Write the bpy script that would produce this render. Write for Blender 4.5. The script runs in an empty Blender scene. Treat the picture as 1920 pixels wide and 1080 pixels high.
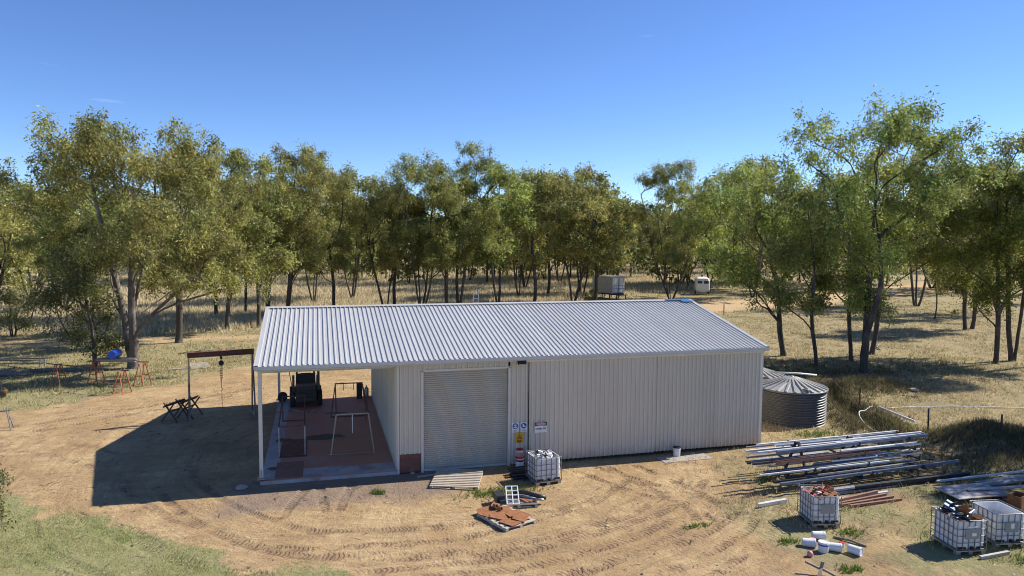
import bpy, math, random
import numpy as np
from mathutils import Matrix, Vector, Euler

scene = bpy.context.scene
# ------------------------------------------------------------------ camera, sky, sun, exposure
cam_d = bpy.data.cameras.new('camera'); cam = bpy.data.objects.new('camera', cam_d)
scene.collection.objects.link(cam); scene.camera = cam
cam_d.sensor_width = 36; cam_d.lens = 36*1360.7/1920; cam_d.clip_end = 6000; cam_d.clip_start = .1
PITCH, YAW, ROLL = .0743, .2622, .0067
CAM = Vector((-2.838, -27.15, 9.12))
fw = Vector((math.sin(YAW)*math.cos(PITCH), math.cos(YAW)*math.cos(PITCH), -math.sin(PITCH)))
rt = Vector((math.cos(YAW), -math.sin(YAW), 0)); up = rt.cross(fw)
r2 = rt*math.cos(ROLL)+up*math.sin(ROLL); u2 = -rt*math.sin(ROLL)+up*math.cos(ROLL)
cam.matrix_world = Matrix(((r2.x, u2.x, -fw.x, CAM.x), (r2.y, u2.y, -fw.y, CAM.y), (r2.z, u2.z, -fw.z, CAM.z), (0, 0, 0, 1)))

SUN_EL, SUN_AZ = math.radians(40.5), math.radians(7.0)     # azimuth from +X towards +Y
world = bpy.data.worlds.new('World'); scene.world = world; world.use_nodes = True
wn = world.node_tree; wn.nodes.clear()
wo = wn.nodes.new('ShaderNodeOutputWorld'); wb = wn.nodes.new('ShaderNodeBackground')
sky = wn.nodes.new('ShaderNodeTexSky'); sky.sky_type = 'NISHITA'; sky.sun_disc = False
sky.sun_elevation = SUN_EL; sky.sun_rotation = math.pi/2-SUN_AZ
sky.altitude = 300; sky.air_density = .72; sky.dust_density = .0; sky.ozone_density = 6
wb.inputs['Strength'].default_value = .110
# thin high cloud wisps low over the horizon, everywhere round the sky
tc = wn.nodes.new('ShaderNodeTexCoord'); mp = wn.nodes.new('ShaderNodeMapping'); mp.inputs['Scale'].default_value = (1.6, 1.6, 13)
mp.inputs['Location'].default_value = (2.1, .6, .3)
nz = wn.nodes.new('ShaderNodeTexNoise'); nz.inputs['Scale'].default_value = 1.7; nz.inputs['Detail'].default_value = 7; nz.inputs['Roughness'].default_value = .62
cr = wn.nodes.new('ShaderNodeValToRGB'); cr.color_ramp.elements[0].position = .66; cr.color_ramp.elements[1].position = .9
cr.color_ramp.elements[1].color = (.5, .5, .5, 1)
mx = wn.nodes.new('ShaderNodeMixRGB'); mx.inputs[2].default_value = (8.5, 8.8, 9.2, 1)
wn.links.new(tc.outputs['Generated'], mp.inputs['Vector']); wn.links.new(mp.outputs['Vector'], nz.inputs['Vector'])
wn.links.new(nz.outputs['Fac'], cr.inputs['Fac']); wn.links.new(cr.outputs['Color'], mx.inputs[0]); hs = wn.nodes.new('ShaderNodeHueSaturation'); hs.inputs['Saturation'].default_value = 1.07; hs.inputs['Hue'].default_value = .507; wn.links.new(sky.outputs['Color'], hs.inputs['Color']); wn.links.new(hs.outputs['Color'], mx.inputs[1])
wn.links.new(mx.outputs['Color'], wb.inputs['Color']); wn.links.new(wb.outputs['Background'], wo.inputs['Surface'])

sun_d = bpy.data.lights.new('sun', 'SUN'); sun_d.energy = 4.8; sun_d.angle = math.radians(.55); sun_d.color = (1, .935, .83)
sun = bpy.data.objects.new('sun', sun_d); scene.collection.objects.link(sun)
to_sun = Vector((math.cos(SUN_EL)*math.cos(SUN_AZ), math.cos(SUN_EL)*math.sin(SUN_AZ), math.sin(SUN_EL)))
sun.rotation_euler = to_sun.to_track_quat('Z', 'Y').to_euler(); sun.location = (40, 10, 60)
vs = scene.view_settings; vs.view_transform = 'Standard'; vs.look = 'None'; vs.exposure = .68; vs.gamma = 1
scene.render.engine = 'CYCLES'; scene.cycles.use_denoising = True; scene.cycles.filter_width = 1.05; scene.cycles.sample_clamp_indirect = 4; scene.cycles.max_bounces = 6
scene.cycles.diffuse_bounces = 3; scene.cycles.transmission_bounces = 3; scene.cycles.transparent_max_bounces = 4

# ------------------------------------------------------------------ helpers
COL = scene.collection
PI = math.pi
R = math.radians
def link(o, parent=None):
    COL.objects.link(o)
    if parent is not None: o.parent = parent
    return o
def tag(o, label=None, cat=None, group=None, kind=None):
    if label: o['label'] = label
    if cat: o['category'] = cat
    if group: o['group'] = group
    if kind: o['kind'] = kind
    return o
def thing(name, label, cat, loc=(0, 0, 0), rz=0, group=None):
    o = bpy.data.objects.new(name, None); o.empty_display_size = .2; link(o)
    o.location = loc; o.rotation_euler = (0, 0, rz)
    return tag(o, label, cat, group)
def fast_mesh(name, V, F, col=None, smooth=False):
    V = np.asarray(V, np.float32); F = np.asarray(F, np.int32); k = F.shape[1]
    me = bpy.data.meshes.new(name)
    me.vertices.add(len(V)); me.vertices.foreach_set('co', V.ravel())
    me.loops.add(F.size); me.loops.foreach_set('vertex_index', F.ravel())
    me.polygons.add(len(F)); me.polygons.foreach_set('loop_start', np.arange(0, F.size, k, dtype=np.int32))
    me.polygons.foreach_set('loop_total', np.full(len(F), k, np.int32))
    if smooth: me.polygons.foreach_set('use_smooth', np.ones(len(F), bool))
    me.update(calc_edges=True)
    if col is not None:
        a = me.attributes.new('col', 'FLOAT_COLOR', 'POINT')
        c = np.ones((len(V), 4), np.float32); c[:, :3] = col
        a.data.foreach_set('color', c.ravel())
    return me
class MB:
    def __init__(s): s.v = []; s.f = []; s.M = None
    def add(s, vs_, fs):
        n = len(s.v)
        s.v += [Vector(v) if s.M is None else s.M @ Vector(v) for v in vs_]
        s.f += [tuple(i+n for i in f) for f in fs]; return s
    def box(s, c, d, rot=(0, 0, 0)):
        E = Euler(rot).to_matrix(); c = Vector(c); h = [x/2 for x in d]
        vs_ = [c+E @ Vector((a*h[0], b*h[1], e*h[2])) for e in (-1, 1) for a, b in ((-1, -1), (1, -1), (1, 1), (-1, 1))]
        return s.add(vs_, [(3, 2, 1, 0), (4, 5, 6, 7), (0, 1, 5, 4), (1, 2, 6, 5), (2, 3, 7, 6), (3, 0, 4, 7)])
    def beam(s, p0, p1, w, h=None, upv=(0, 0, 1)):
        h = h or w; p0 = Vector(p0); p1 = Vector(p1); d = (p1-p0).normalized(); u = Vector(upv)
        if abs(d.dot(u)) > .97: u = Vector((0, 1, 0))
        a = d.cross(u).normalized()*w/2; b = a.cross(d).normalized()*h/2
        vs_ = [q+x*a+y*b for q in (p0, p1) for x, y in ((-1, -1), (1, -1), (1, 1), (-1, 1))]
        return s.add(vs_, [(0, 1, 2, 3), (7, 6, 5, 4), (0, 4, 5, 1), (1, 5, 6, 2), (2, 6, 7, 3), (3, 7, 4, 0)])
    def tube(s, pts, r, k=8, caps=True, closed=False):
        pts = [Vector(p) for p in pts]; n = len(pts); rs = r if isinstance(r, (list, tuple)) else [r]*n
        vs_ = []; pu = None
        for i, p in enumerate(pts):
            if closed: d = pts[(i+1) % n]-pts[i-1]
            else: d = pts[min(i+1, n-1)]-pts[max(i-1, 0)]
            d.normalize()
            if pu is None: pu = d.orthogonal().normalized()
            a = (pu-d*pu.dot(d)).normalized(); pu = a; b = d.cross(a)
            vs_ += [p+rs[i]*(math.cos(2*PI*j/k)*a+math.sin(2*PI*j/k)*b) for j in range(k)]
        fs = []
        for i in range(n if closed else n-1):
            i2 = (i+1) % n
            fs += [(i*k+j, i*k+(j+1) % k, i2*k+(j+1) % k, i2*k+j) for j in range(k)]
        if caps and not closed: fs += [tuple(range(k-1, -1, -1)), tuple((n-1)*k+j for j in range(k))]
        return s.add(vs_, fs)
    def lathe(s, prof, k=24, c=(0, 0, 0), cap0=False, cap1=False):
        c = Vector(c); vs_ = [c+Vector((r*math.cos(2*PI*j/k), r*math.sin(2*PI*j/k), z)) for r, z in prof for j in range(k)]
        fs = [(i*k+j, i*k+(j+1) % k, (i+1)*k+(j+1) % k, (i+1)*k+j) for i in range(len(prof)-1) for j in range(k)]
        if cap0: fs.append(tuple(range(k-1, -1, -1)))
        if cap1: fs.append(tuple((len(prof)-1)*k+j for j in range(k)))
        return s.add(vs_, fs)
    def loft(s, rings, cap0=True, cap1=True):
        k = len(rings[0]); vs_ = [v for r in rings for v in r]
        fs = [(i*k+j, i*k+(j+1) % k, (i+1)*k+(j+1) % k, (i+1)*k+j) for i in range(len(rings)-1) for j in range(k)]
        if cap0: fs.append(tuple(range(k-1, -1, -1)))
        if cap1: fs.append(tuple((len(rings)-1)*k+j for j in range(k)))
        return s.add(vs_, fs)
    def extrude_x(s, prof, x0, x1):           # closed profile of (y, z), drawn anticlockwise seen from +x
        return s.loft([[(x, y, z) for y, z in prof] for x in (x0, x1)])
    def mesh(s, name, smooth=False):
        me = bpy.data.meshes.new(name); me.from_pydata([tuple(v) for v in s.v], [], s.f)
        if smooth:
            for p in me.polygons: p.use_smooth = True
        me.update(); return me
    def build(s, name, mat, parent=None, smooth=False, loc=None, rot=None):
        me = s.mesh(name, smooth); me.materials.append(mat)
        o = link(bpy.data.objects.new(name, me), parent)
        if loc is not None: o.location = loc
        if rot is not None: o.rotation_euler = rot
        return o
def put(name, me, mat, parent=None, loc=(0, 0, 0), rot=(0, 0, 0), scale=None):
    if mat is not None and not me.materials: me.materials.append(mat)
    o = link(bpy.data.objects.new(name, me), parent); o.location = loc; o.rotation_euler = rot
    if scale: o.scale = scale
    return o
def rrect(w, d, r, z, n=4, cx=0, cy=0):
    out = []
    for qx, qy, a0 in ((1, 1, 0), (-1, 1, 90), (-1, -1, 180), (1, -1, 270)):
        for i in range(n+1):
            a = R(a0+90*i/n); out.append((cx+qx*(w/2-r)+r*math.cos(a), cy+qy*(d/2-r)+r*math.sin(a), z))
    return out

# --- materials
def N(nt, typ, ins=None, **props):
    n = nt.nodes.new(typ)
    for k, v in props.items(): setattr(n, k, v)
    for k, v in (ins or {}).items():
        if isinstance(v, bpy.types.NodeSocket): nt.links.new(v, n.inputs[k])
        else: n.inputs[k].default_value = v
    return n
def rgba(c): return (c[0], c[1], c[2], 1)
def mathn(nt, op, a, b=None, clamp=False):
    n = nt.nodes.new('ShaderNodeMath'); n.operation = op; n.use_clamp = clamp
    for i, v in enumerate((a, b)):
        if v is None: continue
        if isinstance(v, bpy.types.NodeSocket): nt.links.new(v, n.inputs[i])
        else: n.inputs[i].default_value = v
    return n.outputs[0]
def mixc(nt, f, a, b):
    n = nt.nodes.new('ShaderNodeMixRGB')
    for i, v in enumerate((f, a, b)):
        if isinstance(v, bpy.types.NodeSocket): nt.links.new(v, n.inputs[i])
        else: n.inputs[i].default_value = v if i == 0 else rgba(v)
    return n.outputs[0]
def ramp(nt, f, p0, p1, c0=(0, 0, 0), c1=(1, 1, 1)):
    n = nt.nodes.new('ShaderNodeValToRGB'); nt.links.new(f, n.inputs[0])
    e = n.color_ramp.elements; e[0].position = p0; e[1].position = p1; e[0].color = rgba(c0); e[1].color = rgba(c1)
    return n.outputs[0]
def noise(nt, vec, sc, det=4, ro=.55, out='Fac'):
    n = N(nt, 'ShaderNodeTexNoise', {'Scale': sc, 'Detail': det, 'Roughness': ro})
    if vec is not None: nt.links.new(vec, n.inputs['Vector'])
    return n.outputs[out]
def newmat(name):
    m = bpy.data.materials.new(name); m.use_nodes = True; nt = m.node_tree; nt.nodes.clear()
    o = nt.nodes.new('ShaderNodeOutputMaterial'); b = nt.nodes.new('ShaderNodeBsdfPrincipled')
    nt.links.new(b.outputs[0], o.inputs[0]); return m, nt, b, o
def mat(name, c, c2=None, rough=.6, metal=0, sc=3, bump=0, bsc=40, lo=.35, hi=.7, c3=None, sc3=1.0, lo3=.5, hi3=.7, stretch=(1, 1, 1)):
    m, nt, b, o = newmat(name)
    t = N(nt, 'ShaderNodeTexCoord').outputs['Object']
    mpn = N(nt, 'ShaderNodeMapping', {'Vector': t, 'Scale': stretch}).outputs[0]
    col = None
    if c2 is None: c2 = tuple(x*.78 for x in c)
    f = ramp(nt, noise(nt, mpn, sc, 6, .6), lo, hi)
    col = mixc(nt, f, c, c2)
    if c3: col = mixc(nt, ramp(nt, noise(nt, mpn, sc3, 5, .65), lo3, hi3), col, c3)
    nt.links.new(col, b.inputs['Base Color'])
    b.inputs['Roughness'].default_value = rough; b.inputs['Metallic'].default_value = metal
    if bump:
        bn = N(nt, 'ShaderNodeBump', {'Strength': bump, 'Distance': .02, 'Height': noise(nt, t, bsc, 4)})
        nt.links.new(bn.outputs[0], b.inputs['Normal'])
    return m
def vary(m, amt=.06, dust=False):
    nt = m.node_tree; b = next(n for n in nt.nodes if n.type == 'BSDF_PRINCIPLED'); src = b.inputs['Base Color'].links[0].from_socket
    r_ = N(nt, 'ShaderNodeObjectInfo').outputs['Random']
    f = mathn(nt, 'ADD', mathn(nt, 'MULTIPLY', r_, amt*2), 1-amt)
    h = N(nt, 'ShaderNodeHueSaturation', {'Color': src, 'Value': f}); nt.links.new(h.outputs[0], b.inputs['Base Color'])
    if dust:      # splashed soil along the foot of the sheets
        P = N(nt, 'ShaderNodeNewGeometry').outputs['Position']; z = N(nt, 'ShaderNodeSeparateXYZ', {'Vector': P}).outputs[2]
        e = mathn(nt, 'SUBTRACT', mathn(nt, 'MULTIPLY', noise(nt, P, 1.7, 6, .7), 1.3), mathn(nt, 'MULTIPLY', z, .9))
        nt.links.new(mixc(nt, mathn(nt, 'MULTIPLY', ramp(nt, e, .15, .7), .6), h.outputs[0], (.42, .31, .21)), b.inputs['Base Color'])
    t = N(nt, 'ShaderNodeTexCoord').outputs['Object']
    bn = N(nt, 'ShaderNodeBump', {'Strength': .25, 'Distance': .03, 'Height': noise(nt, t, .9, 2)}); nt.links.new(bn.outputs[0], b.inputs['Normal'])
def flat(name, c, rough=.6, metal=0): return mat(name, c, tuple(x*.9 for x in c), rough, metal, sc=6)

M = {}
M['roof'] = mat('roof_steel', (.545, .54, .52), (.495, .49, .47), .33, .18, sc=.8, c3=(.455, .445, .42), sc3=.25, lo3=.5, hi3=.8)
M['wall'] = mat('wall_steel', (.665, .61, .515), (.61, .555, .465), .5, .0, sc=.9, c3=(.55, .48, .39), sc3=.35, lo3=.52, hi3=.8)
M['door'] = mat('door_steel', (.54, .485, .40), (.48, .43, .355), .5, .0, sc=.7)
vary(M['roof'], .05); vary(M['wall'], .05, True)
M['trim'] = mat('trim_steel', (.68, .645, .58), (.61, .58, .52), .45, .0, sc=2)
M['gutter'] = mat('gutter_steel', (.56, .56, .56), (.50, .50, .50), .4, .1, sc=2)
M['cage'] = mat('cage_steel', (.22, .225, .235), (.14, .145, .15), .45, .5, sc=6)
M['galv'] = mat('galvanised', (.46, .47, .48), (.36, .37, .39), .42, .7, sc=6, c3=(.25, .24, .23), sc3=2)
M['pale'] = mat('pale_steel', (.74, .75, .76), (.60, .62, .64), .42, .15, sc=5, c3=(.34, .28, .24), sc3=2.2, lo3=.6, hi3=.75)
M['bluesteel'] = mat('blue_grey_steel', (.17, .22, .31), (.11, .14, .20), .4, .4, sc=4, c3=(.25, .16, .11), sc3=1.7, lo3=.62, hi3=.8)
M['darksteel'] = mat('dark_steel', (.055, .06, .07), (.03, .032, .037), .5, .4, sc=5, c3=(.12, .07, .045), sc3=2, lo3=.58, hi3=.8)
M['rust'] = mat('rust', (.31, .125, .045), (.17, .065, .03), .85, 0, sc=5, bump=.5, bsc=60, c3=(.40, .19, .075), sc3=9, lo3=.5, hi3=.75)
M['redoxide'] = mat('red_oxide_steel', (.20, .075, .05), (.12, .05, .04), .7, 0, sc=5, c3=(.26, .12, .07), sc3=3)
M['brownsteel'] = mat('brown_primer', (.28, .145, .095), (.20, .10, .07), .7, 0, sc=4)
M['orange'] = mat('orange_paint', (.44, .13, .055), (.30, .10, .05), .6, 0, sc=7, c3=(.24, .14, .09), sc3=6)
M['timber'] = mat('weathered_timber', (.36, .30, .235), (.23, .185, .14), .9, 0, sc=6, bump=.4, bsc=30, stretch=(1, 6, 6))
M['paletimber'] = mat('pale_timber', (.50, .44, .355), (.36, .30, .235), .9, 0, sc=5, bump=.3, bsc=30, stretch=(1, 6, 6))
M['darktimber'] = mat('dark_timber', (.13, .095, .07), (.07, .052, .04), .9, 0, sc=6, bump=.4, bsc=30)
M['poly'] = mat('white_polythene', (.74, .75, .76), (.60, .61, .63), .45, 0, sc=3, c3=(.45, .44, .42), sc3=1.6, lo3=.58, hi3=.8)
M['white'] = mat('white_paint', (.80, .80, .79), (.68, .68, .66), .5, 0, sc=4)
M['greyplate'] = flat('grey_plate', (.30, .30, .29), .55)
M['black'] = mat('black_plastic', (.02, .02, .022), (.012, .012, .013), .5, 0, sc=5)
M['rubber'] = mat('tyre_rubber', (.03, .029, .028), (.05, .043, .036), .85, 0, sc=6)
M['loader'] = mat('loader_paint', (.075, .08, .078), (.045, .047, .047), .5, .1, sc=4, c3=(.10, .085, .07), sc3=3, lo3=.55)
M['loadertrim'] = mat('loader_engine_hood', (.16, .12, .09), (.09, .07, .055), .6, 0, sc=4)
M['blue'] = mat('blue_plastic', (.015, .10, .55), (.012, .07, .42), .4, 0, sc=4)
M['red'] = mat('red_plastic', (.45, .03, .03), (.35, .025, .025), .5, 0, sc=4)
M['pink'] = mat('pink_plastic', (.60, .24, .26), (.5, .18, .2), .5, 0, sc=4)
M['concrete'] = mat('stained_concrete', (.48, .235, .165), (.39, .185, .13), .6, 0, sc=.5, bump=.15, bsc=20, c3=(.40, .33, .31), sc3=.33, lo3=.58, hi3=.74)
M['paleconc'] = mat('bare_concrete', (.46, .43, .42), (.34, .29, .27), .7, 0, sc=1.4, bump=.15, bsc=20, c3=(.26, .14, .10), sc3=.8, lo3=.52, hi3=.7)
M['oil'] = mat('oil_stain', (.018, .015, .014), (.03, .022, .02), .45, 0, sc=4)
M['tank'] = mat('tank_steel', (.12, .12, .12), (.095, .095, .095), .42, .3, sc=1.4)
M['tankroof'] = mat('tank_roof_steel', (.40, .40, .395), (.32, .32, .315), .45, .3, sc=2)
M['signwhite'] = flat('sign_white', (.80, .80, .80), .4)
M['signblue'] = flat('sign_blue', (.015, .075, .30), .4)
M['signyellow'] = flat('sign_yellow', (.72, .36, .015), .4)
M['signblack'] = flat('sign_black', (.012, .012, .013), .4)
M['signred'] = flat('sign_red', (.42, .012, .03), .4)
M['signgrey'] = flat('sign_print', (.35, .35, .35), .5)
M['cream'] = mat('cream_cabin', (.48, .44, .37), (.40, .36, .30), .6, 0, sc=2)
M['glassdark'] = flat('dark_glass', (.03, .035, .04), .12)
M['lens'] = flat('lamp_lens', (.62, .60, .48), .25)
M['bluefilm'] = flat('blue_film', (.05, .17, .42), .35)
M['greyrust'] = mat('grey_rusty_steel', (.23, .19, .165), (.15, .105, .08), .6, .2, sc=3)
M['hose'] = mat('black_poly_pipe', (.025, .025, .026), (.04, .038, .035), .45, 0, sc=4)
M['pvc'] = mat('pvc_pipe', (.72, .72, .69), (.60, .60, .56), .45, 0, sc=4)
M['greywood'] = mat('grey_wood', (.24, .21, .18), (.15, .13, .11), .9, 0, sc=7)
M['stone'] = mat('stone', (.40, .36, .31), (.26, .22, .18), .9, 0, sc=5, bump=.5, bsc=20)

def bark_mat(name, c, c2, c3):
    m, nt, b, o = newmat(name)
    t = N(nt, 'ShaderNodeTexCoord').outputs['Object']
    mpn = N(nt, 'ShaderNodeMapping', {'Vector': t, 'Scale': (3, 3, .7)}).outputs[0]
    f = ramp(nt, noise(nt, mpn, 2.2, 8, .7), .38, .66)
    col = mixc(nt, f, c, c2)
    col = mixc(nt, ramp(nt, noise(nt, t, .9, 3), .5, .68), col, c3)
    nt.links.new(col, b.inputs['Base Color']); b.inputs['Roughness'].default_value = .9
    bn = N(nt, 'ShaderNodeBump', {'Strength': .6, 'Distance': .04, 'Height': noise(nt, mpn, 6, 5)})
    nt.links.new(bn.outputs[0], b.inputs['Normal']); return m
M['bark'] = bark_mat('gum_bark', (.085, .070, .060), (.045, .038, .034), (.15, .13, .115))
M['barkpale'] = bark_mat('pale_gum_bark', (.17, .145, .122), (.075, .06, .05), (.27, .245, .22))
def leaf_mat(name, tr=.35):
    m, nt, b, o = newmat(name)
    a = N(nt, 'ShaderNodeAttribute', attribute_name='col').outputs['Color']
    nt.links.new(a, b.inputs['Base Color']); b.inputs['Roughness'].default_value = .55
    b.inputs['Specular IOR Level'].default_value = .3
    h = N(nt, 'ShaderNodeHueSaturation', {'Color': a, 'Value': 1.4, 'Saturation': 1.0, 'Hue': .495})
    tb = N(nt, 'ShaderNodeBsdfTranslucent', {'Color': h.outputs[0]})
    ms = N(nt, 'ShaderNodeMixShader', {0: tr}); nt.links.new(b.outputs[0], ms.inputs[1]); nt.links.new(tb.outputs[0], ms.inputs[2])
    nt.links.new(ms.outputs[0], o.inputs[0]); return m
M['leaf'] = leaf_mat('gum_leaves'); M['blade'] = leaf_mat('grass_blades', .25)

# ------------------------------------------------------------------ ground
rng = np.random.default_rng(7)
def vnoise(x, y, seed=0):
    xi = np.floor(x); yi = np.floor(y); fx = x-xi; fy = y-yi
    fx = fx*fx*(3-2*fx); fy = fy*fy*(3-2*fy)
    def h(a, b):
        s = np.sin(a*127.1+b*311.7+seed*74.7)*43758.5453; return s-np.floor(s)
    return (h(xi, yi)*(1-fx)+h(xi+1, yi)*fx)*(1-fy)+(h(xi, yi+1)*(1-fx)+h(xi+1, yi+1)*fx)*fy
def fbm(x, y, seed=0, o=4):
    s = 0; a = .5
    for i in range(o): s = s+a*vnoise(x*2**i, y*2**i, seed+i); a *= .5
    return s/(1-.5**o)
def sstep(a, b, x):
    t = np.clip((x-a)/(b-a), 0, 1); return t*t*(3-2*t)
def seg_dist(x, y, pts):
    d = np.full(np.shape(x), 1e9)
    for (x0, y0), (x1, y1) in zip(pts[:-1], pts[1:]):
        dx, dy = x1-x0, y1-y0
        t = np.clip(((x-x0)*dx+(y-y0)*dy)/(dx*dx+dy*dy), 0, 1)
        d = np.minimum(d, np.hypot(x-x0-t*dx, y-y0-t*dy))
    return d
TRENCH = [(27.5, 10.5), (25.3, 7.2), (23.6, 3.4), (22.9, 1.6), (22.4, .2)]
def gz(x, y):
    x = np.asarray(x, float); y = np.asarray(y, float)
    z = .75*np.exp(-(((x-25.6)/2.2)**2+((y+1.9)/1.1)**2)) + .5*np.exp(-(((x-28.3)/1.6)**2+((y+3.6)/1.0)**2))
    z = z+.55*np.exp(-(((x-29.0)/2.0)**2+((y-8.6)/1.2)**2))
    d = seg_dist(x, y, TRENCH)
    z = z-.45*np.exp(-(d/.42)**2)+.22*np.exp(-((d-1.0)/.45)**2)
    rough = .10*(fbm(x*.35, y*.35, 3)-.5)+.045*(fbm(x*1.6, y*1.6, 9)-.5)
    inside = np.maximum(np.maximum(-5.6-x, x-16.4), np.maximum(-.6-y, y-14))      # keep the building pad level
    z = z+rough*sstep(0, 2.5, inside)
    z = z+.5*(fbm(x*.03, y*.03, 21)-.5)*sstep(30, 80, y)
    return z
def zones(x, y):
    """bare-earth / grass cover of the place: lawn, dry grass, green share, sandy road, dark gravel"""
    n1 = fbm(x*.45, y*.45, 31)-.5; n2 = fbm(x*1.3, y*1.3, 47)-.5; n3 = fbm(x*.12, y*.12, 5)-.5
    lx = np.interp(x, [-60, -16, -13.4, -10.4, -7.5, -4.6, -2.6, -1, 0.5, 4], [9, 4.2, .7, -1.3, -4.2, -6.7, -7.9, -9.6, -13, -40])
    lawn = sstep(-.7, .9, lx-y+n1*3.2+n2*1.6)
    yb = np.interp(x, [-80, -18.3, -13, -7, 0, 14, 18, 20, 22, 25], [10, 14, 17.8, 25.5, 30, 30, 18, 6, 2, -2])
    back = sstep(-.8, 1.2, y-yb+n1*3.5+n2*1.5)
    xb = np.interp(y, [-60, -10.6, -6, 0, 3, 14], [8.4, 9.2, 9.6, 11.6, 16, 17])
    right = sstep(-2, 3.5, x-xb+n1*6)*(.42+.5*sstep(-.18, .12, n1+n2*.7))
    litter_ = sstep(-1, 3, x-xb+n1*5)*sstep(4, 1, y)*sstep(-.06, .16, n2+n1*.4)
    right = np.maximum(right, sstep(20, 25, x+n1*4))
    road = sstep(6.5, 4.0, seg_dist(x, y, [(5, 45), (25, 50), (47, 56), (70, 62), (105, 82), (150, 112), (260, 170)])+n1*2.5)*sstep(20, 36, x)
    road = np.maximum(road, .8*sstep(2.4, 1.2, seg_dist(x, y, [(-90, 47), (-45, 42), (-22, 38.5), (-6, 39), (8, 41), (30, 47)])+n1*2))
    road = np.maximum(road, .75*sstep(2.2, 1.0, seg_dist(x, y, [(20, 66), (34, 66), (60, 70)])+n1))
    green = np.clip(.32*sstep(2, -14, x-(-4))*sstep(45, 30, y)*back+.55*sstep(-.02, .2, n3+n1*.7)*right*sstep(9, 2, y)+.12+n3*.5, 0, 1)
    dark = sstep(.9, -.2, np.maximum(np.abs(x+1.6-y*.2)-3.6, np.abs(y+1.35)-1.15)+n1*1.6)
    dug = sstep(1.9, .5, seg_dist(x, y, TRENCH)+n2)
    dug = np.maximum(dug, .75*sstep(1.6, .2, np.hypot((x-19.5)/4.5, (y+4.8)/2.0)+n1*1.6))
    dug = np.maximum(dug, .8*sstep(1.5, .3, np.hypot((x-25)/4.2, (y+3.2)/2.2)+n1*1.2))
    dug = np.maximum(dug, sstep(.16, .4, .75*np.exp(-(((x-25.6)/2.2)**2+((y+1.9)/1.1)**2))+.5*np.exp(-(((x-28.3)/1.6)**2+((y+3.6)/1.0)**2))))
    dug = np.maximum(dug, .62*litter_)
    grass = np.clip(np.maximum(back, right)*(1-road), 0, 1)*(1-.65*dug)
    yt = np.interp(x, [-90, -24, -10, 0, 20, 30, 35, 60, 80, 140, 300], [50, 44, 43, 46, 50, 56, 75, 79, 88, 130, 220])
    tall = sstep(-2, 6, y-yt+n3*14+n1*3)*(1-road)
    return lawn, grass, green, road, dark, dug, tall
def axis(fine, lo, hi):
    a = list(fine); st = fine[1]-fine[0]; s = st
    s = max(s, fine[-1]-fine[-2])
    while a[-1] < hi: s *= 1.13; a.append(a[-1]+s)
    s = .25; b = [a[0]]
    while b[-1] > lo: s *= 1.13; b.append(b[-1]-s)
    return np.array(b[:0:-1]+a)
def track_field(x, y):
    """wheel tracks of the yard: arcs round its turning circle and straight runs to the doors -> mask, distance along"""
    wob = (fbm(x*.3, y*.3, 61, 2)-.5)*.8
    dx, dy = x-1.0, y-4.0; rr = np.hypot(dx, dy); th = np.arctan2(dx, -dy)
    best = np.full(x.shape, 9.0); al = np.zeros_like(x); g = np.random.default_rng(3)
    def push(d, along, win, w=.17):
        nonlocal best, al
        d = d/w+8*(1-win); k = d < best; best = np.where(k, d, best); al = np.where(k, along+d*.09, al)
    for r0, dr_ in ((9.5, .5), (11.2, .55), (10.3, -.7), (12.0, -.75), (12.7, .2), (14.5, .3), (11.55, 1.1), (13.2, 1.2), (15.6, -.4), (13.9, -1.0)):
        t0, t1 = g.uniform(-1.5, -.7), g.uniform(.5, 1.2)
        push(np.abs(rr-wob-r0-dr_*th), th*11.5, sstep(t0-.15, t0, th)*sstep(t1+.15, t1, th))
    for x0, y0, x1, y1 in ((-3.2, -.3, -4.0, -3.6), (-1.6, -.3, -2.1, -3.4), (-2.9, -.3, -2.5, -3.4), (-1.2, -.3, -.6, -3.2), (6.6, -1.2, 9.4, -7.0), (7.6, -.9, 10.6, -6.4), (8.2, -1.0, 9.0, -6.6), (9.3, -1.1, 10.3, -6.2), (-7.5, 15.5, -17, 9.0), (-6.6, 17, -17, 10.8), (-11.2, 3.5, -16, 7.6), (-10.4, 5, -15.5, 9.4)):
        L_ = math.hypot(x1-x0, y1-y0); ux, uy = (x1-x0)/L_, (y1-y0)/L_
        u = (x-x0)*ux+(y-y0)*uy; push(np.abs((y-y0)*ux-(x-x0)*uy+wob), u, sstep(-.3, .1, u)*sstep(L_+.5, L_-.2, u))
    return sstep(1.25, .75, best), al, np.exp(-((best-1.45)/.35)**2)
gx = axis(np.concatenate([np.arange(-13, 12.5, .085), np.arange(12.5, 33, .25)]), -1500, 2500); gy = axis(np.concatenate([np.arange(-12.5, 0, .085), np.arange(0, 17, .25)]), -300, 3500)
X, Y = np.meshgrid(gx, gy); xs, ys = X.ravel(), Y.ravel()
nx, ny = len(gx), len(gy)
ii = (np.arange(ny-1)[:, None]*nx+np.arange(nx-1)[None]).ravel()
trk_m, trk_a, trk_b = track_field(xs, ys)
gme = fast_mesh('ground', np.stack([xs, ys, gz(xs, ys)-(.022*trk_m-.016*trk_b)*sstep(.35, .6, fbm(xs*1.1, ys*1.1, 71))], 1), np.stack([ii, ii+1, ii+nx+1, ii+nx], 1), smooth=True)
lawn, grass, green, road, dark, dug, tall = zones(xs, ys)
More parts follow.
